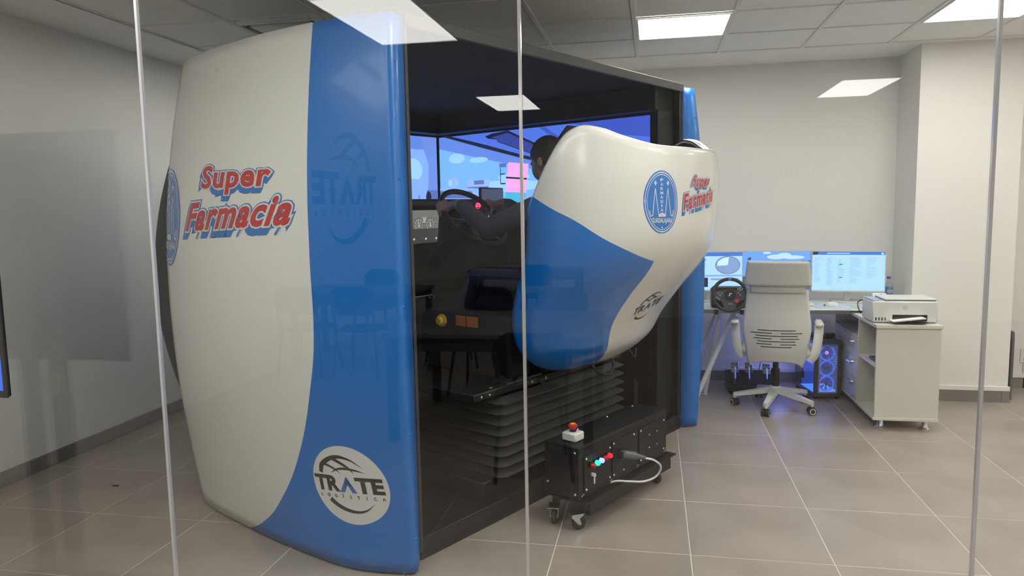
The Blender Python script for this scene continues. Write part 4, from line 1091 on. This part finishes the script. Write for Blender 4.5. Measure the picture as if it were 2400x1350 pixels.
# keyboard, mouse, pad, bottle, packet
kb = thing('keyboard', 'white keyboard on the glass desk, mostly hidden behind the chair', 'keyboard', (1.02, 5.93, .75), .12)
MB().bb(-.20, .20, -.06, .06, 0, .014, .004).build('body', PRWHITE, kb)
mb = MB()
for r_ in range(5):
    for k in range(15): mb.box((-.185+.0262*k, -.044+.022*r_, .016), (.022, .018, .006), .002)
mb.build('keys', PRWHITE, kb)
tag(MB().lathe([(.13, 0), (.131, .001), (.13, .002)], 40, (1.34, 5.86, .75)).build('mouse_pad', mat('pad_lilac', (.55, .57, .68), .6)), 'round pale mouse pad on the glass desk', 'mouse pad')
mo = thing('mouse', 'white computer mouse on the round pad', 'mouse', (1.34, 5.86, .752), 1.2)
MB().grid(lambda u_, v_: (.032*math.cos(2*PI*u_)*math.cos(v_*PI/2)**.8, .055*math.sin(2*PI*u_)*math.cos(v_*PI/2)**.8, .036*math.sin(v_*PI/2)), 28, 10, wrap=True).build('body', PRWHITE, mo, 80, True)
MB().bb(-.018, .018, .035, .056, .002, .016, .005).build('buttons', DGREY, mo)
bt = thing('water_bottle', 'clear water bottle with blue cap and blue label', 'bottle', (1.83, 6.18, .75))
PET = glass_mat('bottle_plastic', (.90, .94, .95), .06, .05)
MB().lathe([(.030, 0), (.033, .006), (.033, .055), (.031, .06), (.033, .065), (.033, .125), (.028, .145), (.014, .17), (.0125, .185)], 28).build('body', PET, bt)
MB().lathe([(.0336, .062), (.0336, .118)], 28).build('label_band', mat('bottle_label', (.05, .22, .42), .4), bt)
MB().bb(-.02, .022, -.0345, -.0335, .075, .10).build('label_print', mat('bottle_print', (.45, .25, .30), .5), bt, 0)
MB().lathe([(.0145, .183), (.0145, .20), (.013, .203)], 20).build('cap', mat('blue_cap', (.03, .06, .42), .4), bt)
pk = thing('snack_packet', 'small white packet with red and blue print beside the printer', 'packet', (1.72, 6.03, .75), .1)
MB().bb(-.05, .05, -.01, .01, 0, .085, .004).build('body', PAPER, pk)
picture('print', [(P2([(-.045, .035), (.045, .055), (.045, .068), (-.045, .048)]), VRED), (P2([(-.045, .015), (.045, .035), (.045, .042), (-.045, .022)]), VBLUE), (P2([(-.03, .068), (.02, .075), (.02, .08), (-.03, .073)]), VDARK)], lambda x, y: (V(x, -.0102, y), V(0, -1, 0)), pk)

# gaming wheel on the desk
gw = thing('gaming_wheel', 'black gaming steering wheel clamped to the desk front', 'steering wheel', (.575, 5.70, .855), 0)
tilt = math.radians(14); u = V(1, 0, 0); w = V(0, math.sin(tilt), math.cos(tilt)); nn = V(0, -math.cos(tilt), math.sin(tilt))
ring = []
for k in range(56):
    a = 2*PI*k/56; r_ = .122 if math.sin(a) > -.85 else .119
    ring.append(r_*(math.cos(a)*u+math.sin(a)*w))
MB().tube(ring, .0135, 12, closed=True).build('rim', RUBBER, gw)
MB().tube([.122*(math.cos(a)*u+math.sin(a)*w) for a in np.linspace(PI/2-.09, PI/2+.09, 5)], .0142, 12).build('top_stripe', mat('stripe_blue', (.05, .3, .6), .4), gw)
fm = lambda x, y, d=0.0: x*u+y*w+nn*d
pl_ = [(-.112, .03), (-.05, .035), (0, .05), (.05, .035), (.112, .03), (.112, -.03), (.06, -.05), (.035, -.112), (-.035, -.112), (-.06, -.05), (-.112, -.03)]
MB().prism(pl_, lambda x, y: fm(x, y, -.012), lambda x, y: fm(x, y, .008)).build('spokes', DGREY, gw, 30)
MB().tube([fm(0, 0, -.02), fm(0, 0, .016), fm(0, 0, .022)], [.04, .04, .034], 24).build('hub', BLACK, gw)
MB().tube([fm(.05, -.045, .004), fm(.05, -.045, .02)], .017, n=18).build('red_dial', mat('dial_red', (.55, .03, .04), .4), gw)
mb = MB()
for x, y in ((-.06, .012), (-.072, -.004), (-.084, .012), (.062, .016), (.075, .0)): mb.tube([fm(x, y, .006), fm(x, y, .013)], .006, n=10)
mb.build('buttons', mat('button_blue', (.10, .40, .60), .4), gw)
mb = MB()
for x, y in ((.06, .045), (.075, .052), (.09, .045), (.075, .036), (-.08, -.03), (-.095, -.02), (-.008, -.07), (.008, -.07)): mb.tube([fm(x, y, .004), fm(x, y, .012)], .006, n=10)
mb.build('buttons', mat('button_grey', (.35, .36, .38), .4), gw)
decal('hub_mark', [poly2d([(-.012, -.012), (.0, -.012), (.0, .004), (.014, .004), (.014, .012), (-.004, .012)])], lambda x, y: (fm(x, y, .0222), nn), .0004, VWHITE, gw, 0)
MB().bb(-.13, .13, .045, .20, -.115, .05, .02).build('housing', BLACK, gw)
MB().tube([fm(0, 0, -.08), fm(0, 0, -.01)], .03, n=16).build('shaft', BLACK, gw)
for x in (-.095, .095): MB().bb(x-.014, x+.014, .03, .07, -.155, -.10, .004).build('clamp', BLACK, gw)

# pedals
pd = thing('pedal_set', 'black pedal unit with three metal pedals under the desk', 'pedals', (.80, 6.17, 0), .05)
MB().bb(-.20, .20, -.13, .16, 0, .055, .03).build('base', BLACK, pd)
MB().prism([(-.02, .05), (.16, .05), (.16, .14), (.08, .16)], lambda y, z: (-.19, y, z), lambda y, z: (.19, y, z)).build('pedal_box', BLACK, pd, 25)
for x, h in ((-.135, .205), (-.025, .205), (.115, .195)):
    a = MB().tube([(x, .0, .05), (x, -.05, .12), (x, -.02, h)], .010, 8, flat=1.8).build('pedal', STEEL, pd)
    R_ = np.array([[1, 0, 0], [0, math.cos(-.35), -math.sin(-.35)], [0, math.sin(-.35), math.cos(-.35)]])
    MB().box((x, -.03, h), (.062, .006, .085), .004, R_).build('pedal_plate', STEEL, a)
    mb = MB()
    for dx in (-.02, .0, .02):
        for dz in (-.028, .0, .028): mb.sphere(V(x, -.03, h)+R_ @ V(dx, -.003, dz), .005, 8)
    mb.build('stud', BLACK, a)
tag(MB().tube(smooth_path([(.88, 6.36, .06), (.90, 6.34, .22), (.95, 6.25, .34), (.97, 6.26, .5)]), .003, 6).build('pedal_cable', RUBBER), 'thin black cable rising behind the pedal unit', 'cable')

# computer tower
pc = thing('computer_tower', 'dark computer tower with three glowing blue fans beside the cabinet', 'computer', (1.248, 5.95, 0), .165)
PCG = mat('pc_grey', (.07, .08, .095), .45); PCM = mat('pc_mesh', (.42, .43, .46), .5); RGB_ = mat('fan_glow', (.05, .1, .4), .4, emit=(.03, .13, 1.0), estr=1.7); RGBV = mat('fan_glow_violet', (.1, .05, .4), .4, emit=(.30, .10, 1.0), estr=4.0)
PW, PD_, PH = .205, .42, .465
MB().bb(0, PW, 0, PD_, PH-.03, PH, .004).build('top_panel', PCG, pc)
MB().bb(0, PW, 0, PD_, .02, .05, .004).build('bottom_panel', PCG, pc)
MB().bb(PW-.008, PW, 0, PD_, .05, PH-.03).build('side_panel', PCG, pc, 0)
MB().bb(0, PW, PD_-.01, PD_, .05, PH-.03).build('back_panel', PCG, pc, 0)
MB().bb(0, .03, 0, .02, .05, PH-.03, .002).bb(PW-.03, PW, 0, .02, .05, PH-.03, .002).build('front_frame', PCG, pc)
MB().bb(0.001, .006, .03, PD_-.015, .055, PH-.035).build('glass_side', glass_mat('tinted_glass', (.62, .66, .72), .06), pc, 0)
MB().bb(.012, PW-.02, .30, .31, .06, PH-.05).build('motherboard_tray', mat('tray_blue', (.12, .16, .30), .4), pc, 0)
MB().bb(.006, PW-.01, .03, .30, .052, .056).build('led_strip', mat('led_strip', (.1, .2, .5), .4, emit=(.06, .22, 1.0), estr=2.2), pc, 0)
for x, y in ((.02, .03), (PW-.02, .03), (.02, PD_-.03), (PW-.02, PD_-.03)): MB().box((x, y, .011), (.03, .03, .022), .003).build('foot', BLACK, pc)
# front mesh: hexagon lattice with open holes
def lattice():
    mb = MB(); x0, x1, z0, z1 = .033, PW-.033, .055, PH-.04
    mb.bb(x0-.004, x0+.004, -.004, .004, z0, z1).bb(x1-.004, x1+.004, -.004, .004, z0, z1).bb(x0, x1, -.004, .004, z0-.004, z0+.004).bb(x0, x1, -.004, .004, z1-.004, z1+.004)
    s = .0115; dz = s*.866; r_ = 0; z = z0
    while z < z1:
        xx = x0+(s/2 if r_ % 2 else 0)
        while xx < x1:
            # flat hexagonal ring
            vs = []; 
            for k in range(6):
                a = PI/6+k*PI/3; vs += [(xx+.0068*math.cos(a), -.003, z+.0068*math.sin(a)), (xx+.0042*math.cos(a), -.003, z+.0042*math.sin(a))]
            mb.add(vs, [(2*k, 2*((k+1) % 6), 2*((k+1) % 6)+1, 2*k+1) for k in range(6)])
            xx += s
        z += dz; r_ += 1
    return mb.build('front_mesh', PCM, pc, 0)
solidify(lattice(), .002, 0)
for k in range(3):
    f_ = MB().tube([(PW/2+.056*math.cos(a), .022, .122+.122*k+.056*math.sin(a)) for a in [2*PI*q/40 for q in range(40)]], .0065, 8, closed=True).build('fan', RGB_, pc)
    mb = MB()
    for q in range(7):
        a = 2*PI*q/7; d = V(math.cos(a), 0, math.sin(a)); e_ = V(math.cos(a+.5), 0, math.sin(a+.5)); c0_ = V(PW/2, .03, .122+.122*k)
        mb.add([c0_+d*.014, c0_+e_*.014+V(0, .01, 0), c0_+e_*.05+V(0, .012, 0), c0_+d*.05], [(0, 1, 2, 3)])
    solidify(mb.build('blades', mat('blade', (.10, .12, .25), .4), f_, 0), .002)
    MB().lathe([(.015, -.004), (.015, .004)], 16, (PW/2, .03, .122+.122*k), 'y').build('hub', RGBV if k == 2 else DGREY, f_)
MB().bb(.04, PW-.04, .1, .25, PH, PH+.006, .002).build('top_filter', BLACKM, pc)
pl = bpy.data.lights.new('case_light', 'POINT'); pl.energy = 2.4; pl.color = (.12, .28, 1.0); pl.shadow_soft_size = .08
po = bpy.data.objects.new('case_light', pl); C.objects.link(po); po.parent = pc; po.location = (.09, .16, .28)
pl2 = bpy.data.lights.new('rear_light', 'POINT'); pl2.energy = 1.6; pl2.color = (.2, .25, 1.0); pl2.shadow_soft_size = .14
po2 = bpy.data.objects.new('rear_light', pl2); C.objects.link(po2); po2.parent = pc; po2.location = (-.16, PD_-.02, .33)
tag(MB().bb(1.36, 1.43, 6.10, 6.16, PH, PH+.035, .004).build('webcam', BLACK), 'small black device on top of the computer tower', 'device')
tag(MB().tube(smooth_path([(1.10, 5.80, .36), (1.13, 5.84, .30), (1.14, 5.85, .25)]), .004, 8).tube([(1.14, 5.85, .25), (1.145, 5.852, .20)], [.012, .014], 4).build('loose_plug', RUBBER), 'loose cable end with connector hanging beside the chair', 'cable')

# ================================================================== white office chair
ch = thing('office_chair', 'white high-back office chair with slotted back, turned to the desk', 'chair', (.915, 5.69, 0), -.16)
BZt, BWt = [.345, .40, .46, .54, .60, .665, .75, .85, .925], [.178, .197, .206, .217, .228, .231, .220, .210, .205]
def back_y(x, z): return hermite(z, [.34, .45, .60, .80, 1.13], [-.175, -.225, -.245, -.245, -.275])+.75*x*x
def back_fn(d):
    def fn(u_, v_):
        s_ = 2*u_-1; z = .345+.58*v_
        if v_ < .12: z += .050*(1-abs(s_)**4)*(1-v_/.12)       # arched lower edge
        x = s_*hermite(z, BZt, BWt); return (x, back_y(x, z)+d, z)
    return fn
solidify(MB().grid(back_fn(0), 26, 34).build('backrest', CWHITE, ch, 60, True), .022, 0)
mb = MB()
def slot(x0, x1, z):
    n = 10; vs = []
    for i in range(n+1):
        x = x0+(x1-x0)*i/n; zz = z-.006*math.cos(x/.2*1.2)
        for dz in (-.0028, .0028): vs.append((x, back_y(x, zz)-.0125, zz+dz))
    mb.add(vs, [(2*i, 2*i+2, 2*i+3, 2*i+1) for i in range(n)])
for k, (a, split) in enumerate(((.13, 0), (.175, 1), (.145, 0), (.155, 1), (.13, 0), (.135, 1), (.105, 0))):
    z = .635-.0205*k
    if split: slot(-a, -.03, z); slot(.03, a, z)
    else: slot(-a, a, z)
mb.build('slots', BLACKM, ch)
def head_fn(u_, v_):
    s_ = 2*u_-1; z = .955+.175*v_; x = s_*(.222-.02*v_); return (x, back_y(x, z)-.012, z)
solidify(MB().grid(head_fn, 20, 12).build('headrest', CFABRIC, ch, 60, True), .045, 0)
def flap_fn(u_, v_):
    s_ = 2*u_-1; z = .90+.075*v_; x = s_*.185; return (x, back_y(x, z)-.006, z)
solidify(MB().grid(flap_fn, 16, 6).build('headrest_flap', CFABRIC, ch, 60, True), .03, 0)
def seat_fn(u_, v_):
    a = 2*PI*u_; b = -PI/2+PI*v_; cb_ = max(0, math.cos(b))**.45; k = 2/4.0
    return (.262*cb_*math.copysign(abs(math.cos(a))**k, math.cos(a)), .04+.255*cb_*math.copysign(abs(math.sin(a))**k, math.sin(a)), .445+.055*math.sin(b))
MB().grid(seat_fn, 40, 14, wrap=True).build('seat', CFABRIC, ch, 80, True)
for s in (-1, 1):
    ar = MB().tube(smooth_path([(s*.225, -.14, .40), (s*.265, -.13, .45), (s*.285, -.10, .55), (s*.292, -.06, .645)]), [.017]*25, 10, flat=2.0).build('armrest', CWHITE, ch)
    MB().box((s*.295, .0, .655), (.058, .23, .028), .012).build('arm_pad', CWHITE, ar)
MB().cyl((0, 0, .13), (0, 0, .30), .030, n=20).cyl((0, 0, .28), (0, 0, .37), .021, n=16).build('gas_lift', BLACK, ch)
MB().bb(-.09, .09, -.10, .10, .365, .395, .008).build('mechanism', BLACK, ch)
bs = MB().lathe([(.045, .10), (.05, .12), (.046, .155), (.036, .168)], 24).build('base', CWHITE, ch)
for k in range(5):
    a = math.radians(186+72*k); d = V(math.cos(a), math.sin(a), 0); p_ = V(-d[1], d[0], 0)
    mb = MB(); vs = []; n = 8
    for i in range(n+1):
        q = i/n; w_ = .034-.014*q; zt = .158-.058*q; zb = zt-(.04-.016*q); c_ = d*(.02+.28*q)
        vs += [c_-p_*w_+V(0, 0, zb), c_+p_*w_+V(0, 0, zb), c_+p_*w_*.8+V(0, 0, zt), c_-p_*w_*.8+V(0, 0, zt)]
    fs = []
    for i in range(n):
        for j in range(4): fs.append((4*i+j, 4*i+(j+1) % 4, 4*i+4+(j+1) % 4, 4*i+4+j))
    fs += [(3, 2, 1, 0), tuple(4*n+j for j in range(4))]
    mb.add(vs, fs); mb.cyl(d*.292+V(0, 0, .06), d*.292+V(0, 0, .10), .014, n=12)
    mb.build('base_arm', CWHITE, ch, 40, True)
    ra = a+.6+.9*k; ax_ = V(math.cos(ra), math.sin(ra), 0); c_ = d*.292+V(0, 0, .0)
    cs_ = MB().box(c_+V(0, 0, .053), (.03, .03, .02), .004).build('caster', BLACK, ch)
    for s in (-1, 1):
        o_ = c_+ax_*s*.017+V(0, 0, .0285)
        MB().tube([o_-ax_*.011, o_+ax_*.011], .028, n=24).build('wheel', RUBBER, cs_)
        MB().tube([o_+ax_*s*.0112-ax_*.0006, o_+ax_*s*.0112+ax_*.0006], .0225, n=24).build('wheel_ring', CWHITE, cs_)
        MB().tube([o_+ax_*s*.0118-ax_*.0006, o_+ax_*s*.0118+ax_*.0006], .016, n=20).build('wheel_cap', RUBBER, cs_)

# wall outlet and folded board in the recess on the right
ot = thing('wall_outlet', 'white wall outlet low in the recess at the far right', 'outlet', (2.985, YB, .27))
MB().bb(-.038, .038, -.008, 0, -.058, .058, .003).build('plate', PRWHITE, ot)
MB().bb(-.012, .012, -.0095, -.007, .006, .04, .001).bb(-.012, .012, -.0095, -.007, -.04, -.006, .001).build('socket', DGREY, ot)
MB().bb(-.01, .01, -.05, 0.0, .06, .062).build('conduit', PRWHITE, ot, 0) if False else None
MB().bb(-.014, .014, -.012, 0, -.27, -.058, .003).build('conduit', PRWHITE, ot)
fb = thing('folded_board', 'dark framed folded board leaning behind the pillar corner', 'board', (2.695, 6.09, 0))
pts = [(0, .0, .01), (0, .0, .48), (0, .02, .525), (0, .06, .53), (0, .34, .53), (0, .37, .50), (0, .37, .01)]
MB().tube(smooth_path(pts, 5), .011, 10).build('frame', mat('frame_grey', (.10, .11, .12), .4), fb)
MB().bb(-.006, .006, .0, .37, .03, .52).build('panel', mat('brown_board', (.20, .15, .11), .6), fb, 0)
tag(MB().bb(-3.03, -2.99, 3.505, 3.52, 0.0, .004).build('floor_scrap'  , BLACKM, None, 0), 'tiny dark scrap on the floor by the left wall', 'debris')

# ================================================================== the classroom on the camera's side, seen in the glass
tv = thing('television', 'flat television with a blue picture at the left edge of the view', 'television', (-2.49, 1.80, 0))
MB().bb(-.608, .608, 0, .012, 1.002, 1.838, .003).bb(-.52, .52, .012, .05, 1.06, 1.78, .01).build('housing', BLACK, tv)
MB().bb(-.61, .61, -.006, 0, 1.0, 1.02).bb(-.61, .61, -.006, 0, 1.825, 1.84).bb(-.61, -.597, -.006, 0, 1.02, 1.825).bb(.597, .61, -.006, 0, 1.02, 1.825).build('bezel', mat('tv_bezel', (.03, .028, .03), .3), tv, 0)
picture('screen', [(rect2d(-.597, .597, 1.02, 1.825), emat('tv_blue', (52, 92, 190))), (rect2d(-.597, .597, 1.25, 1.825), emat('tv_blue_dark', (30, 45, 95)))], lambda x, y: (V(x, 0, y), V(0, -1, 0)), tv)
for x in (.25, .37): MB().bb(x-.03, x+.03, .055, .10, .05, 1.45, .004).build('post', mat('stand_grey', (.10, .10, .11), .4), tv)
MB().bb(-.1, .6, -.22, .10, 0, .05, .01).build('stand_base', BLACK, tv)
MB().bb(.335, .405, .1005, .102, .90, .97).build('note', mat('yellow_note', (.75, .68, .25), .7), tv, 0)
BROWN = mat('table_top', (.12, .115, .11), .35); LEGB = mat('table_leg', (.05, .05, .055), .4)
def table(x0, x1, y0, y1, label):
    t = thing('table', label, 'table', ((x0+x1)/2, (y0+y1)/2, 0), 0, 'classroom tables')
    w, d = (x1-x0)/2, (y1-y0)/2
    MB().bb(-w, w, -d, d, .71, .74, .003).build('table_top', BROWN, t)
    MB().bb(-w+.03, w-.03, -d+.03, -d+.05, .62, .71).bb(-w+.03, w-.03, d-.05, d-.03, .62, .71).build('apron', LEGB, t, 0)
    for sx in (-1, 1):
        for sy in (-1, 1): MB().bb(sx*(w-.05)-.03, sx*(w-.05)+.03, sy*(d-.05)-.03, sy*(d-.05)+.03, 0, .71, .003).build('leg', LEGB, t)
table(-3.60, -2.30, -3.35, -2.55, 'dark classroom table by the side wall, mirrored in the blue shell')
table(-1.75, -.35, -1.45, -.35, 'dark classroom table nearest the glass, mirrored in the black opening')
table(-2.40, -.90, -5.75, -5.15, 'dark classroom table along the rear wall, mirrored faintly')
def visitor_chair():
    t = thing('visitor_chair', 'black plastic classroom chair with thin metal legs', 'chair', (0, 0, 0), 0, 'classroom chairs')
    def sf(u_, v_):
        a = 2*PI*u_; b = -PI/2+PI*v_; k = .7; cb_ = max(0, math.cos(b))**.4
        return (.22*cb_*math.copysign(abs(math.cos(a))**k, math.cos(a)), .21*cb_*math.copysign(abs(math.sin(a))**k, math.sin(a)), .45+.02*math.sin(b))
    MB().grid(sf, 30, 8, wrap=True).build('seat', BLACKM, t, 80, True)
    def bf(u_, v_):
        s_ = 2*u_-1; zz = .60+.26*v_; ww = .22*(1-.35*abs(2*v_-1)**3); x = s_*ww; return (x, -.23-.06*v_+.6*x*x, zz)
    solidify(MB().grid(bf, 16, 10).build('backrest', BLACKM, t, 80, True), .02, 0)
    for sx in (-1, 1):
        MB().tube([(sx*.17, .15, .44), (sx*.22, .22, .0)], .012, 10).build('leg', LEGB, t)
        MB().tube([(sx*.20, -.27, .75), (sx*.185, -.20, .44), (sx*.22, -.25, .0)], .012, 10).build('leg', LEGB, t)
    return t
vc = visitor_chair()
spots = [(-3.22, -2.28, PI, 'black classroom chair at the side-wall table, mirrored in the blue shell, nearer the wall'), (-2.66, -2.26, PI, 'black classroom chair at the side-wall table, mirrored in the blue shell, nearer the cab'),
    (-3.1, -3.66, 0, 'black classroom chair behind the side-wall table'), (-1.42, -1.76, .1, 'black classroom chair behind the table nearest the glass, left one'), (-.72, -1.75, -.15, 'black classroom chair behind the table nearest the glass, right one'),
    (-1.98, -2.75, 1.2, 'black classroom chair standing alone between two tables'), (-.70, -.02, PI-.2, 'black classroom chair on the glass side of the nearest table'), (-1.4, -4.85, PI, 'black classroom chair at the rear-wall table')]
for i, (x, y, rz, lb) in enumerate(spots):
    if i == 0: vc.location = (x, y, 0); vc.rotation_euler = (0, 0, rz); vc['label'] = lb
    else: dup(vc, (x, y, 0), rz, lb)
# wall graphics
wl = thing('wall_logo', 'dark globe logo TRATE LOGÍSTICA on the classroom side wall, mirrored in the glass', 'wall graphic', (XL+.001, 2*YG-8.42, 1.72), 0)
globe_logo(planar((0, 0, 0), (0, 1.02, 0), (0, 0, .92), (1, 0, 0)), wl, .0012, mat('wall_vinyl_dark', (.02, .03, .05), .5), mat('wall_vinyl_blue', (.03, .10, .30), .5), None, 0, 'print')
wt = thing('wall_slogan', 'three lines of slanted slogan lettering on the classroom rear wall, mirrored faintly', 'wall graphic', (2.26, YR+.001, 0))
PALE = mat('slogan_outline', (.55, .55, .56), .6)
for s_, z0, w_ in (('En nuestras manos', 1.90, 2.0), ('el trabajo más importante', 1.60, 2.5), ('regreso a casa', 1.30, 1.35)):
    ref = text2d(s_, .02, .15)
    fmx = planar((0, 0, 0), (-1, 0, 0), (0, 0, 1), (0, 1, 0))
    decal('slogan_outline', [fit(text2d(s_, .055, .15), 0, w_, z0, z0+.19, ref)], fmx, .0008, PALE, wt, 0)
    decal('slogan', [fit(ref, 0, w_, z0, z0+.19)], fmx, .0016, PAPER, wt, 0)
